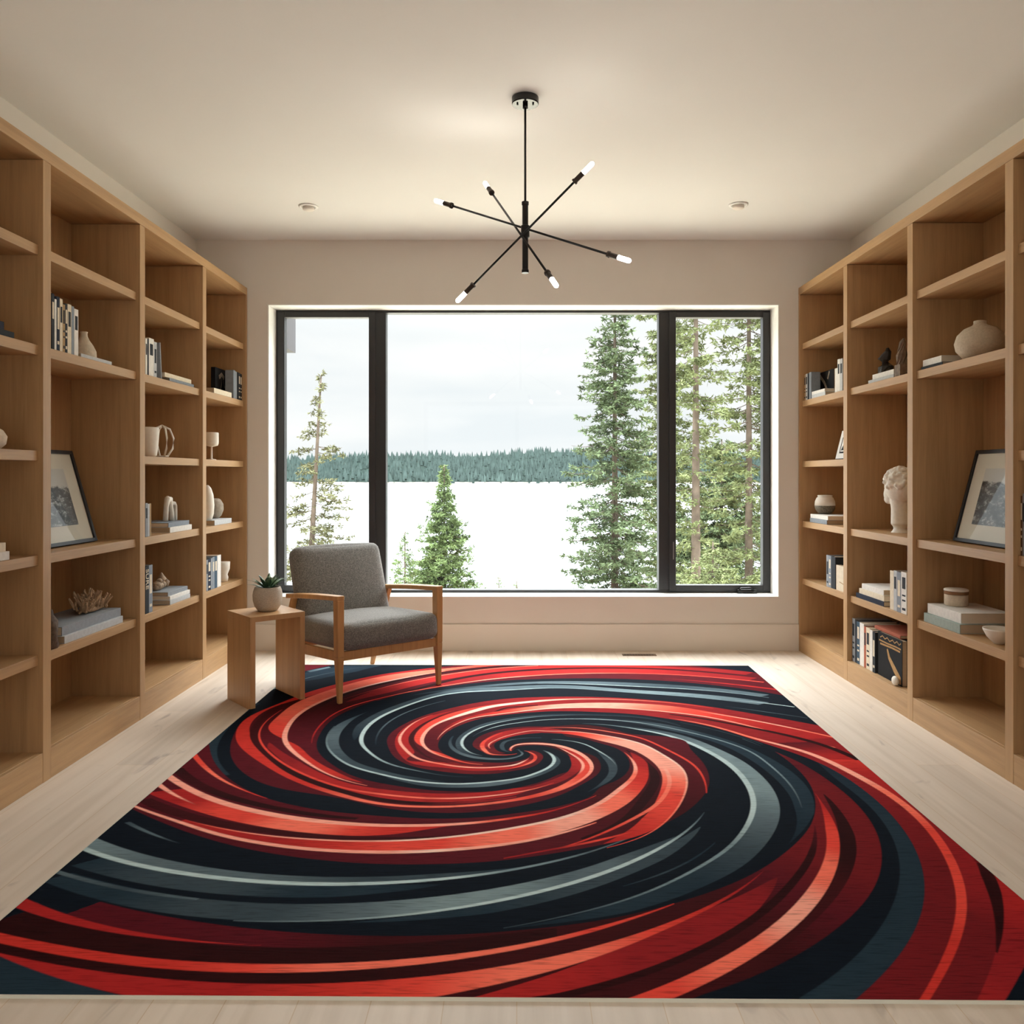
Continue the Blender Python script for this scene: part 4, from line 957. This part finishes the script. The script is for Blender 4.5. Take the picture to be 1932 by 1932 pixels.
row(-1, 1, [(274.5, 281, .26, 'charcoal', 'n'), (281, 288, .262, 'blue-grey', 'b')], 'beside the shell knot', G)
fc = bpy.data.curves.new('lettering', 'FONT'); fc.body = 'SURE'; fc.size = .05; fc.extrude = .0008
fo = bpy.data.objects.new('lettering_curve', fc); C.objects.link(fo); dg = bpy.context.evaluated_depsgraph_get()
me = bpy.data.meshes.new_from_object(fo.evaluated_get(dg)); bpy.data.objects.remove(fo)
me.materials.clear(); me.materials.append(BM['cream'])
par = [o for o in bpy.data.objects if o.get('label', '').startswith('slim charcoal book, first from left, upright row beside the shell') or o.get('label', '').startswith('thick charcoal book, first from left, upright row beside the shell')][0]
lt = bpy.data.objects.new('lettering', me); link(lt, par)
lt.matrix_local = Matrix.Translation((-.001, .038, .245)) @ Matrix(((0, 0, -1, 0), (0, -1, 0, 0), (-1, 0, 0, 0), (0, 0, 0, 1)))
stack(-1, 1, [(321, 359, .026, .24, 'pale grey', .03), (321, 358.5, .022, .24, 'white', .034), (317, 354, .024, .22, 'grey', .045)], 'under the shell knot', G)
x, y, z = put(-1, 306, 1, inset=.14, dz=.0735)
b = MB()
for (cx_, cy_, cz_, r0) in ((0, -.075, .03, .03), (0, -.04, .025, .026), (0, .0, .028, .024), (.01, -.06, .055, .018), (0, -.09, .022, .022)): b.ball((cx_, cy_, cz_), (r0, r0, r0 * .9))
b.tube([(0, -.01, .02), (0, .0, .06), (0, -.012, .10)], [.022, .026, .004], 10); b.tube([(0, .045, .012), (0, .06, .04), (0, .05, .065)], [.018, .02, .006], 10)
o = b.build('shell_knot', simple('shell', '#a58e74', .7, var=.35, scale=50, bmp=.4), None, smooth=True); o.location = (x, y, z); tag(o, 'knotted brown and white shells lying on a low book stack, left bookcase', 'shell')
# left, far bay
stack(-1, 4, [(404, 437, .034, .1, 'cream', .02)], 'beneath the large black art book', G)
def cover_book(s, px0, px1, lv, h, cover, label, grp, inset, art, z_off=0.0, th=.03, slant=0):
    """book showing its front cover to the room"""
    d0, d1 = sorted((DD(s, px0, inset), DD(s, px1, inset))); w = d1 - d0
    o = MB().box(0, w, 0, .0025, 0, h)
    o.box(0, w, th - .0025, th, 0, h); o.box(w - .003 if s > 0 else 0, w if s > 0 else .003, .0025, th - .0025, 0, h)
    o = o.build('book', BM[cover], None)
    # local y -> away from the room
    R = Matrix(((0, s, 0, 0), (1, 0, 0, 0), (0, 0, 1, 0), (0, 0, 0, 1)))
    o.matrix_world = Matrix.Translation((XF[s] + s * inset, d0, LV[lv] + .0003 + z_off)) @ (R if True else R)
    tag(o, label, 'book', grp)
    MB().box(.003, w - .003, .003, th - .003, .003, h - .003).build('pages', M['pages'], o)
    if art:
        art(o, w, h)
    return o
def art_blob(mat, shapes):
    def f(o, w, h):
        b = MB()
        for pts, r in shapes: b.tube([(p[0] * w, -.0004, p[1] * h) for p in pts], [a * w for a in r] if hasattr(r, '__len__') else r * w, 6)
        b.v = [(v[0], max(-.0012, min(-.0001, v[1] * .04)), v[2]) for v in b.v]
        b.build('cover_art', mat, o)
    return f
goldm = simple('gilt', '#a8804a', .5, var=.2, scale=60); palem = simple('print_pale', '#a89c8c', .7, var=.3, scale=60)
cover_book(-1, 406, 429.5, 4, .215, 'black', 'large black art book with a pale flower cover, upper far left shelf', G, .13, art_blob(palem, [([(.3, .7), (.5, .82), (.7, .72)], .07), ([(.45, .75), (.5, .5), (.4, .25)], .02), ([(.6, .7), (.75, .4)], .015)]))
row(-1, 4, [(440.5, 444, .205, 'blue-grey'), (444, 447, .2, 'grey'), (447, 450, .2, 'black'), (450, 453.5, .198, 'charcoal', 'c'), (453.5, 456.3, .195, 'black', 'c')], 'beside the black art book, left', G, depth=.06)
x, y, z = put(-1, 399, 3, inset=.1)
t = thing('goblet', (x, y, z), 0, 'pale ceramic goblet cup on a thin stem, far left bay', 'goblet')
MB().lathe([(.03, 0), (.03, .005), (.007, .01), (.006, .09), (.02, .094)], n=20).build('stem', M['trimw'], t, smooth=True)
MB().lathe([(.02, .094), (.042, .1), (.047, .115), (.047, .185), (.045, .19), (.042, .186), (.001, .18)], n=28).build('cup', M['white'], t, smooth=True)
stack(-1, 2, [(405, 437, .034, .24, 'pale grey', .03)], 'under the round speckled vase', G)
x, y, z = put(-1, 391, 2, inset=.1, dz=.0345)
o = MB().lathe([(.03, 0), (.042, .04), (.046, .1), (.04, .17), (.026, .215), (.01, .235), (.001, .237)], n=28).build('oval_vase', M['white'], None, smooth=True); o.location = (x, y, z)
tag(o, 'tall white oval vase half hidden by the post, far left bay', 'vase')
x, y, z = put(-1, 404, 2, inset=.14, dz=.0345)
o = MB().lathe([(.03, 0), (.05, .02), (.064, .06), (.062, .1), (.045, .13), (.03, .14), (.027, .138), (.001, .13)], n=32).build('round_vase', simple('grey_stoneware', '#a89d8d', .8, var=.2, scale=50, bmp=.3), None, smooth=True); o.location = (x, y, z)
tag(o, 'round grey stoneware vase on a flat book, far left bay', 'vase')
row(-1, 1, [(389.5, 392.5, .205, 'grey', 'a'), (392.5, 398, .21, 'navy', 'c'), (398, 401, .208, 'grey'), (401, 405, .212, 'blue-grey', 'a'), (405, 410, .212, 'teal', 'a'), (410, 417, .215, 'white')], 'beside the crumpled white cup', G)
x, y, z = put(-1, 421, 1, inset=.1)
o = MB().lathe([(.03, 0), (.036, .03), (.033, .05), (.042, .09), (.045, .14), (.042, .142), (.001, .13)], n=24, fn=lambda a, zz: 1 + .1 * math.sin(2 * a + zz * 90)).build('crumpled_cup', M['white'], None, smooth=True); o.location = (x, y, z)
tag(o, 'white crumpled ceramic cup beside upright books, lower far left bay', 'cup')

# right bookcase, far bay
row(1, 4, [(1517.3, 1520, .19, 'tan', 'c'), (1520, 1523.5, .192, 'pale grey', 'c'), (1523.5, 1526.5, .192, 'charcoal'), (1526.5, 1530.5, .195, 'blue-grey')], 'at the window end, right bookcase', H_, depth=.06)
cover_book(1, 1544, 1573, 4, .2, 'black', 'large black art book with a curved branch cover, right bookcase', H_, .135, art_blob(palem, [([(.9, .9), (.6, .6), (.35, .2), (.3, .05)], .05), ([(.3, .8), (.35, .85)], .12), ([(.5, .5), (.75, .75)], .03)]))
stack(1, 4, [(1531.5, 1557, .026, .095, 'pale grey', .025), (1531.5, 1556, .022, .09, 'white', .03)], 'before the branch cover art book', H_)
row(1, 4, [(1575, 1580, .16, 'white'), (1580, 1584.5, .215, 'white', 'a'), (1584.5, 1589.5, .212, 'pale grey', 'a')], 'beside the branch cover art book', H_)
x, y, z = put(1, 1584, 3, inset=.15)
t = thing('small_sign', (x, y, z), 0, 'small white easel frame with a black house outline, right bookcase', 'sign')
R = Matrix.Rotation(math.radians(-22), 4, 'Y')
def PT(b, nm, mt): b.v = [tuple(R @ Vector(v)) for v in b.v]; return b.build(nm, mt, t)
R = Matrix.Rotation(math.radians(14), 4, 'Y')
PT(MB().box(0, .012, -.085, .085, .012, .215), 'board', M['reveal']); PT(MB().box(-.002, .0, -.07, .07, .004, .012), 'foot', BM['charcoal'])
b = MB()
for (y0, y1, z0, z1) in ((-.05, -.043, .05, .165), (.03, .037, .05, .165), (-.05, .037, .158, .165)): b.box(-.002, .0, y0, y1, z0, z1)
b.add([(-.001, -.03, .07), (-.001, .02, .07), (-.001, -.005, .11)], [(0, 1, 2)])
for k in range(4): b.box(-.002, 0, -.035 + k * .016, -.025 + k * .016, .05, .062)
PT(b, 'drawing', BM['charcoal'])
stack(1, 2, [(1528, 1560, .03, .24, 'blue-grey', .03), (1529, 1562, .028, .23, 'white', .035)], 'under the two-tone bowl', H_)
x, y, z = put(1, 1556.5, 2, inset=.135, dz=.0595)
t = thing('two_tone_pot', (x, y, z), 0, 'round clay pot, white above and dark textured below, right bookcase', 'pot')
MB().lathe([(.035, 0), (.05, .008), (.068, .035), (.0715, .06)], n=36).build('lower_glaze', simple('dark_glaze', '#6b6353', .6, var=.5, scale=120, bmp=.6), t, smooth=True)
MB().lathe([(.0715, .06), (.069, .09), (.058, .115), (.05, .122), (.052, .134), (.048, .136), (.046, .122), (.001, .118)], n=36).build('upper_glaze', M['white'], t, smooth=True)
row(1, 1, [(1559, 1563.5, .215, 'grey', 'b'), (1563.5, 1568, .215, 'blue-grey', 'c'), (1568, 1576, .215, 'charcoal')], 'beside the cream cover book', H_)
cover_book(1, 1577.5, 1598, 1, .165, 'cream', 'cream book facing out beside upright grey books, right bookcase', H_, .035, art_blob(BM['tan'], [([(.3, .3), (.7, .35)], .02)]))
# right, second bay
stack(1, 4, [(1638, 1686, .02, .24, 'pale grey', .03), (1646, 1686, .03, .2, 'white', .04)], 'under the dark rock figure', H_)
rm = simple('dark_rock', '#2b2622', .45, var=.5, scale=40, bmp=.8)
x, y, z = put(1, 1672, 4, inset=.14, dz=.0525)
b = MB(); b.tube([(0, 0, 0), (.004, .01, .05), (-.004, .012, .1), (.006, -.006, .145), (.0, -.008, .165)], [.05, .046, .034, .02, .008], 9)
b.tube([(0, .03, 0), (0, .045, .06), (0, .04, .1)], [.02, .014, .006], 7); b.v = [(v[0] + .006 * math.sin(v[2] * 90 + v[1] * 60), v[1] + .006 * math.cos(v[2] * 70), v[2]) for v in b.v]
o = b.build('rock_figure', rm, None); o.location = (x, y, z); tag(o, 'jagged black rock figure on white books, upper right bookcase', 'ornament')
x, y, z = put(1, 1703, 4, inset=.06)
b = MB(); b.tube([(0, 0, 0), (0, .0, .05), (.0, .012, .12), (0, .0, .19), (0, -.015, .21)], [.04, .034, .03, .018, .005], 9); b.box(-.03, .03, -.034, .034, 0, .065)
o = b.build('driftwood_block', simple('driftwood', '#6a5745', .7, var=.4, scale=35, bmp=.7), None); o.location = (x, y, z); tag(o, 'mottled driftwood block with upright fin beside the black rock', 'ornament')
# bust
x, y, z = put(1, 1698, 2, inset=.17)
b = MB()
b.tube([(0, 0, 0), (0, 0, .05), (0, .003, .14), (0, .01, .2)], [.052, .05, .047, .05], 24)
b.ball((0, .0, .275), (.078, .098, .10), 28, 18)                      # skull
b.ball((0, .055, .225), (.055, .062, .062), 24, 14)                   # face
b.ball((0, .098, .195), (.03, .03, .03), 16, 10)                      # chin
b.tube([(0, .105, .275), (0, .124, .245), (0, .118, .235)], [.012, .016, .012], 10)   # nose
b.ball((0, .108, .216), (.022, .018, .010), 12, 8)
rr = random.Random(9)
for k in range(130):
    a = rr.uniform(0, 2 * PI); e_ = rr.uniform(-.2, 1.5); v = Vector((math.cos(a) * math.cos(e_), math.sin(a) * math.cos(e_), math.sin(e_)))
    if v.y > .55 and v.z < .55: continue
    p = Vector((v.x * .082, v.y * .102, .28 + v.z * .10)); b.ball(tuple(p), rr.uniform(.010, .016), 8, 6)
o = b.build('bust', simple('plaster', '#ded8cc', .8, var=.06, scale=60, bmp=.3), None, smooth=True)
rmod = o.modifiers.new('remesh', 'REMESH'); rmod.mode = 'VOXEL'; rmod.voxel_size = .005; rmod.use_smooth_shade = True
o.location = (x, y, z); o.rotation_euler = (0, 0, math.radians(12)); o.scale = (1.0, 1.0, 1.0)
tag(o, 'white plaster head bust with curled hair on a cylinder neck, right bookcase', 'bust')
stack(1, 1, [(1615, 1667, .028, .24, 'navy', .03), (1621, 1668, .032, .23, 'cream', .035), (1626, 1667, .032, .22, 'white', .04)], 'left of the upright books, right bookcase', H_)
row(1, 1, [(1679, 1686, .22, 'cream'), (1686, 1692, .225, 'pale grey', 'a'), (1692, 1700, .222, 'blue-grey', 'b'), (1700, 1710.5, .228, 'white', 'c')], 'right of the three lying books', H_)
row(1, 0, [(1607.5, 1613, .27, 'grey', 'c'), (1613, 1616.5, .262, 'charcoal'), (1616.5, 1622, .262, 'teal', 'c'), (1622, 1630, .262, 'white'), (1630, 1634, .25, 'rust', 'a'), (1634, 1641, .25, 'cream', 'c'), (1641, 1646, .245, 'white'), (1646, 1651, .24, 'charcoal', 'b')], 'on the bottom right shelf', H_, depth=.22)
cover_book(1, 1656.5, 1702, 0, .255, 'black', 'black book with gilt lettering and a gilt curved stroke, bottom shelf', H_, .04,
           art_blob(goldm, [([(.60, .68), (.52, .5), (.30, .3), (.1, .14), (.08, .03)], [.03, .05, .07, .07, .05]), ([(.05, .80), (.25, .81), (.6, .80), (.95, .81)], .016), ([(.08, .74), (.4, .75), (.9, .735)], .02),
                             ([(.05, .93), (.12, .88), (.2, .94), (.3, .88), (.38, .93), (.5, .87), (.6, .93), (.7, .88), (.8, .93), (.9, .88)], .012)]))
d0, d1 = DD(1, 1700, .05), DD(1, 1650, .05)
book((XF[1] + .05, d1, LV[0] + .258), (PI / 2, 0, 0), .2, .018, d1 - d0 - .01, 'rust', 'rust-brown book lying on top of the black gilt book, bottom shelf', H_)
x, y, z = put(1, 1689, 0, inset=.02)
o = MB().ball((0, 0, .026), (.017, .03, .026), 14, 10).build('sea_shell', M['white'], None, smooth=True); o.location = (x, y, z)
tag(o, 'small white shell on the bottom shelf before the black gilt book', 'shell')
# right, bay of the second picture
stack(1, 4, [(1738, 1778, .016, .26, 'charcoal', .03), (1741, 1776, .035, .25, 'white', .04)], 'left of the round beige vase', H_)
STRT = put(1, 1849, 4, inset=.14)
o = MB().lathe([(.04, 0), (.07, .01), (.105, .05), (.112, .085), (.1, .125), (.07, .155), (.035, .17), (.028, .178), (.028, .192), (.024, .193), (.001, .18)], n=48).build('round_vase', simple('beige_stoneware', '#bfb09a', .85, var=.1, scale=90, bmp=.3), None, smooth=True)
o.location = STRT; tag(o, 'large round beige vase with a tiny neck, upper right bookcase', 'vase')
picture(1, (2.225, 3.965, LV[2] + .0058), .12, .60, .475, 'black framed landscape print leaning in the right bookcase', print_mat('print_trees', 7.7, .92), 0)
zt_ = stack(1, 1, [(1743, 1811, .045, .25, 'sage', .03), (1750, 1813, .05, .25, 'white', .045)], 'under the lidded jar, right bookcase', H_)
x, y, z = put(1, 1804, 1, inset=.15, dz=.0965)
t = thing('lidded_jar', (x, y, z), 0, 'small cream ceramic jar with a wooden lid on the white book', 'jar')
MB().lathe([(.05, 0), (.055, .004), (.0555, .055), (.05, .058)], n=36).build('jar_body', M['cream'], t, smooth=True)
MB().lathe([(.0555, .058), (.0565, .06), (.0565, .072), (.05, .074)], n=36).build('wooden_band', simple('lid_wood', '#8a6440', .6, var=.15, scale=30), t)
MB().lathe([(.0575, .0745), (.058, .078), (.057, .083), (.05, .086), (.001, .087)], n=36).build('lid', M['white'], t, smooth=True)
x, y, z = put(1, 1885, 1, inset=.085)
o = MB().lathe([(.02, 0), (.024, .004), (.05, .03), (.066, .062), (.067, .07), (.062, .066), (.04, .025), (.001, .012)], n=36).build('small_bowl', M['white'], None, smooth=True); o.location = (x, y, z)
tag(o, 'small white bowl cut off by the post, lower right bookcase', 'bowl')
# right, nearest bay in view
row(1, 2, [(1925.3, 1929, .25, 'brown', 'c'), (1929, 1934, .26, 'grey', 'a'), (1934, 1940, .255, 'pale grey', 'a'), (1940, 1952, .25, 'navy', 'b')], 'at the right picture edge', H_)

# ------------------------------------------------------------------ outdoors
LAKE = -12.0
def ground_z(x, y): return max(LAKE - .6, -0.9 - .175 * (y - 6.6) + .25 * math.sin(x * .35) * min(1, (y - 6.6) * .1))
def grid(name, xs, ys, zf, mat, smooth=True):
    b = MB(); nx = len(xs)
    for y in ys:
        for x in xs: b.v.append((x, y, zf(x, y)))
    for j in range(len(ys) - 1):
        for i in range(nx - 1): b.f.append((j * nx + i, j * nx + i + 1, (j + 1) * nx + i + 1, (j + 1) * nx + i))
    return b.build(name, mat, None, smooth=smooth)
hm = simple('bounce_bank', '#b5ae9c', .95, spec=0, var=.3, scale=.7, obj=False)  # unseen ground made pale so it bounces daylight up to the ceiling
tag(grid('hillside', list(np.linspace(-45, 45, 40)), list(np.linspace(6.55, 82, 40)), ground_z, hm), 'stony bank falling from the house to the lake, made pale to bounce daylight indoors', 'ground', kind='structure')
lm, nt, b_ = newmat('lake_water'); b_.inputs['Base Color'].default_value = (.31, .345, .36, 1); b_.inputs['Roughness'].default_value = .22
v = pos_scaled(nt, (.5, .12, 1)); n = N(nt, 'ShaderNodeTexNoise', Scale=1.0, Detail=3.0); nt.links.new(v, n.inputs['Vector']); bump(nt, b_, n.outputs['Fac'], .25, .3)
lake = MB().box(-1600, 1600, 60, 1394, LAKE - 1, LAKE).build('lake', lm); tag(lake, 'pale still lake reaching from the bank to the far wooded shore', 'lake', kind='stuff')
def ridge(x, y):
    t = max(0, min(1, (y - 1400) / 260)); return LAKE - 1 + (t ** .8) * (53 + 5 * math.sin(x * .006 + 1) + 3 * math.sin(x * .017))
fm = simple('hazed_far_forest', '#3b4744', 1.0, spec=0, var=.35, scale=.06, obj=False)  # greyed blue-green: aerial haze is mixed into the tree colour
tag(grid('far_hill', list(np.linspace(-1500, 1500, 60)), list(np.linspace(1394, 1800, 14)), ridge, simple('forest_gap_shade', '#232c29', 1.0, spec=0, obj=False)), 'low wooded hill on the far side of the lake', 'hill', kind='structure')  # hill darkened: shade in the gaps between trees is put into its colour
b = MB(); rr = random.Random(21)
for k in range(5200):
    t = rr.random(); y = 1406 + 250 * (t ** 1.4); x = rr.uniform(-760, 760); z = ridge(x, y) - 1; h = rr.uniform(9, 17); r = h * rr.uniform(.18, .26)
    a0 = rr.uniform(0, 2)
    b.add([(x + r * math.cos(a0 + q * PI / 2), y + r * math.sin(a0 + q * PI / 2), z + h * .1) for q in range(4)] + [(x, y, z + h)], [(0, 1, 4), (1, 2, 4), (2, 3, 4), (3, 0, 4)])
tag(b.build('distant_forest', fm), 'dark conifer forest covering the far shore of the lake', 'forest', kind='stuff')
b = MB(); rr = random.Random(2)
for k in range(170):
    x = -760 + k * 9 + rr.uniform(-3, 3); b.rbox(rr.uniform(6, 14), 6, rr.uniform(1.5, 3.4), .5, 2, M=Matrix.Translation((x, 1398, LAKE + .9)))
tag(b.build('shore_rocks', simple('shore_rock', '#a39a8c', .9)), 'pale rocks along the far waterline', 'rocks', kind='stuff')

def tri_cloud(name, P, Dv, Wv, mat, parent):
    """many small leaf blades: centre, direction*length, width vector"""
    n = len(P); co = np.empty((n, 4, 3), np.float32)
    co[:, 0] = P - Wv * .35; co[:, 1] = P + Dv * .5 - Wv; co[:, 2] = P + Dv; co[:, 3] = P + Dv * .5 + Wv
    me = bpy.data.meshes.new(name); me.vertices.add(n * 4); me.vertices.foreach_set('co', co.ravel())
    me.loops.add(n * 4); me.loops.foreach_set('vertex_index', np.arange(n * 4, dtype=np.int32))
    me.polygons.add(n); me.polygons.foreach_set('loop_start', np.arange(0, n * 4, 4, dtype=np.int32))
    try: me.polygons.foreach_set('loop_total', np.full(n, 4, np.int32))
    except Exception: pass
    me.update(); me.validate(); me.materials.append(mat)
    return link(bpy.data.objects.new(name, me), parent)
def leafmat(name, colr):
    m, nt, b = newmat(name); c = np.array(hexl(colr))
    v = pos_scaled(nt, (1, 1, 1), True); n = N(nt, 'ShaderNodeTexNoise', Scale=1.6, Detail=4.0); nt.links.new(v, n.inputs['Vector'])
    nt.links.new(ramp(nt, n.outputs['Fac'], [(.35, tuple(c * .55)), (.65, tuple(np.minimum(1, c * 1.5 + .01)))]), b.inputs['Base Color'])
    b.inputs['Roughness'].default_value = .8; b.inputs['Specular IOR Level'].default_value = .04
    return m
LM = {'green': leafmat('needles_green', '#4f5c42'), 'olive': leafmat('needles_olive', '#5c6443'), 'pine': leafmat('needles_pine', '#5a5b43'), 'young': leafmat('needles_young', '#54643f')}
bark = simple('tree_bark', '#564d45', .9, spec=.05, var=.3, scale=3, bmp=.3)
def conifer(name, label, px, D, py_top, prof, trunk_px, leaf, dz=.42, nb=7, tuft=.22, dens=1.0, lean=0.0, seed=1, py_low=1130):
    """prof: [(py, half width in px)] from top to bottom"""
    g = np.random.default_rng(seed); k = F / D
    x0 = (px - CX) / k; zb = ground_z(x0, D) - .2; ztop = EYE + (CY - py_top) / k; H = ztop - zb
    t = thing(name, (x0, D, zb), 0, label, 'tree')
    tr = trunk_px / k / 2
    ax = lambda f: np.array([lean * (f - 1) * H if False else lean * f * H, 0, f * H])
    MB().tube([ax(f) for f in np.linspace(0, 1, 9)], [tr * (1.25 - 1.05 * f) + .006 for f in np.linspace(0, 1, 9)], 9).build('trunk', bark, t, smooth=True)
    zz = np.array([(EYE + (CY - p) / k) - zb for p, _ in prof])[::-1]; rr_ = np.array([w / k for _, w in prof])[::-1]
    zlow = max(.06 * H, EYE + (CY - py_low) / k - zb - 1.0)
    bb = MB(); P = []; Dv = []; Wv = []
    z = H - .12
    while z > zlow:
        rad = float(np.interp(z, zz, rr_)); n_ = max(3, int(nb * (0.6 + .4 * min(1, rad))))
        for _ in range(n_):
            a = g.uniform(0, 2 * PI); l = rad * g.uniform(.55, 1.15)
            if l < .08: continue
            c = ax(z / H); zo = g.uniform(-dz * .4, dz * .4)
            dr = np.array([math.cos(a), math.sin(a), 0]); droop = g.uniform(.10, .32)
            pts = [c + dr * l * s + np.array([0, 0, zo - droop * l * math.sin(s * PI * .62) + .06 * l * s]) for s in np.linspace(0, 1, 5)]
            br = max(.006, l * .012)
            bb.tube(pts, [br, br * .8, br * .6, br * .45, br * .25], 4, cap=False)
            m = max(3, int(l / tuft * 2.6 * dens)); side = np.array([-dr[1], dr[0], 0])
            for s in g.uniform(.22, 1.02, m):
                i = min(3, int(s * 4)); q = pts[i] + (pts[i + 1] - pts[i]) * (s * 4 - i)
                sp = .34 * l * (1.1 - s) * g.uniform(-1, 1)
                q = q + side * sp + np.array([0, 0, g.uniform(-.10, .06)])
                nn = 7
                d = g.normal(size=(nn, 3)); d[:, 2] = d[:, 2] * .55 - .12; d += dr * .5; d /= np.linalg.norm(d, axis=1)[:, None]
                ln = tuft * g.uniform(.5, 1.15, nn)
                w = np.cross(d, g.normal(size=(nn, 3))); w /= np.linalg.norm(w, axis=1)[:, None]
                P.append(np.repeat(q[None], nn, 0)); Dv.append(d * ln[:, None]); Wv.append(w * (tuft * .13))
        z -= dz * g.uniform(.7, 1.2)
    bb.build('branches', bark, t)
    tri_cloud('foliage', np.concatenate(P), np.concatenate(Dv), np.concatenate(Wv), LM[leaf], t)
    return t
conifer('pine_tree', 'thin leaning pine with sparse branches outside the left window pane', 577, 34, 708, [(708, 4), (760, 18), (810, 30), (850, 48), (900, 40), (930, 78), (1000, 78), (1060, 82), (1150, 86)], 12, 'pine', dz=.46, nb=6, tuft=.2, dens=.85, lean=.055, seed=4)
conifer('fir_tree', 'small pointed fir rising above the lake, left of centre', 838, 32, 878, [(878, 3), (920, 16), (960, 32), (1000, 44), (1050, 58), (1100, 74), (1150, 82)], 7, 'young', dz=.22, nb=13, tuft=.17, dens=1.2, seed=6)
conifer('young_fir_tree', 'small sparse young fir just right of the armchair back', 764, 30, 1003, [(1003, 3), (1040, 20), (1080, 36), (1130, 48)], 5, 'young', dz=.22, nb=8, tuft=.12, dens=.8, seed=8)
conifer('fir_tree', 'tall dense fir left of the right-hand window mullion', 1160, 36, 520, [(520, 14), (590, 36), (660, 54), (740, 66), (800, 74), (860, 86), (930, 98), (1000, 108), (1060, 104), (1120, 96), (1160, 90)], 13, 'green', dz=.42, nb=9, tuft=.24, dens=.95, seed=10)
conifer('fir_tree', 'loose olive fir half hidden behind the right-hand mullion', 1258, 46, 500, [(500, 40), (700, 58), (900, 66), (1000, 62), (1160, 70)], 10, 'olive', dz=.5, nb=8, tuft=.28, dens=1.0, seed=12)
conifer('spruce_tree', 'bare-trunked spruce at the left of the right window pane', 1313, 27, 420, [(420, 40), (560, 60), (640, 70), (700, 62), (800, 58), (900, 60), (1000, 44), (1100, 50)], 17, 'olive', dz=.55, nb=7, tuft=.19, dens=.85, lean=.0, seed=14)
conifer('spruce_tree', 'olive-green spruce at the right of the right window pane', 1413, 30, 400, [(400, 50), (560, 70), (700, 74), (860, 90), (960, 80), (1060, 86), (1130, 90)], 14, 'olive', dz=.46, nb=8, tuft=.2, dens=.95, seed=16)
conifer('fir_tree', 'leafy green fir behind the two spruces in the right pane', 1362, 44, 830, [(830, 14), (900, 60), (960, 90), (1030, 96), (1160, 110)], 9, 'green', dz=.4, nb=11, tuft=.28, dens=1.2, seed=18)
conifer('young_fir_tree', 'low bushy young fir at the bottom of the right pane', 1345, 21, 1022, [(1022, 6), (1050, 40), (1080, 66), (1130, 80)], 6, 'olive', dz=.2, nb=10, tuft=.12, seed=20)
conifer('young_fir_tree', 'tiny fir tip above the sill in the middle of the window', 975, 26, 1072, [(1072, 2), (1100, 9), (1140, 18)], 3, 'young', dz=.2, nb=5, tuft=.08, seed=22)
conifer('young_fir_tree', 'low wispy fir top at the sill beside the tiny tip', 941, 27, 1084, [(1084, 3), (1110, 14), (1140, 22)], 3, 'young', dz=.2, nb=5, tuft=.08, dens=.7, seed=24)
# projecting grey corner of the house
b = MB(); b.box(-3.4, -1.86, 6.52, 7.02, 2.33, 3.4)
struct(b.build('wall_exterior', simple('grey_cladding', '#363539', .8, var=.05, scale=8)))
struct(MB().box(-3.4, -1.835, 6.52, 7.05, 2.72, 3.45).build('trim_2', simple('grey_fascia', '#403f43', .8)))

# ------------------------------------------------------------------ sky and light
w = bpy.data.worlds.new('overcast'); bpy.context.scene.world = w; w.use_nodes = True
nt = w.node_tree; bg = nt.nodes['Background']
tc = nt.nodes.new('ShaderNodeTexCoord'); sp = nt.nodes.new('ShaderNodeSeparateXYZ'); nt.links.new(tc.outputs['Generated'], sp.inputs[0])
mp = nt.nodes.new('ShaderNodeMapping'); mp.inputs['Scale'].default_value = (1, 1, 5); nt.links.new(tc.outputs['Generated'], mp.inputs['Vector'])
n = N(nt, 'ShaderNodeTexNoise', Scale=2.4, Detail=5.0); nt.links.new(mp.outputs[0], n.inputs['Vector'])
cl = ramp(nt, n.outputs['Fac'], [(.4, (.86, .90, .93)), (.62, (1, 1, 1))])
mr = N(nt, 'ShaderNodeMapRange', interpolation_type='SMOOTHSTEP'); mr.inputs['From Min'].default_value = .16; mr.inputs['From Max'].default_value = .75; mr.inputs['To Min'].default_value = SKY0; mr.inputs['To Max'].default_value = SKY1
nt.links.new(sp.outputs['Z'], mr.inputs['Value'])
nt.links.new(cl, bg.inputs['Color']); nt.links.new(mr.outputs[0], bg.inputs['Strength'])
def portal(loc, rot, sx, sy):
    l = bpy.data.lights.new('window_portal', 'AREA'); l.shape = 'RECTANGLE'; l.size = sx; l.size_y = sy
    l.cycles.is_portal = True
    o = bpy.data.objects.new('window_portal', l); link(o); o.location = loc; o.rotation_euler = rot
portal(((WX0 + WX1) / 2, YB + T + .03, (WZ0 + WZ1) / 2), (-PI / 2, 0, 0), WX1 - WX0, WZ1 - WZ0)
portal((.05, YF - T - .03, 1.45), (PI / 2, 0, 0), 3.5, 2.4)  # over the added window behind the camera

cam = bpy.data.cameras.new('camera'); co_ = bpy.data.objects.new('camera', cam); link(co_)
co_.location = (0, 0, EYE); co_.rotation_euler = (PI / 2, 0, 0)
cam.sensor_width = 36; cam.sensor_fit = 'HORIZONTAL'; cam.lens = F / 1932 * 36
cam.shift_x = -(CX - 966) / 1932; cam.shift_y = -(966 - CY) / 1932
cam.clip_start = .05; cam.clip_end = 5000
sc = bpy.context.scene; sc.camera = co_
sc.view_settings.view_transform = 'Standard'; sc.view_settings.look = 'None'; sc.view_settings.gamma = 1; sc.view_settings.use_curve_mapping = False
sc.view_settings.exposure = EXPO
sc.cycles.max_bounces = 12; sc.cycles.diffuse_bounces = 8; sc.cycles.transparent_max_bounces = 16
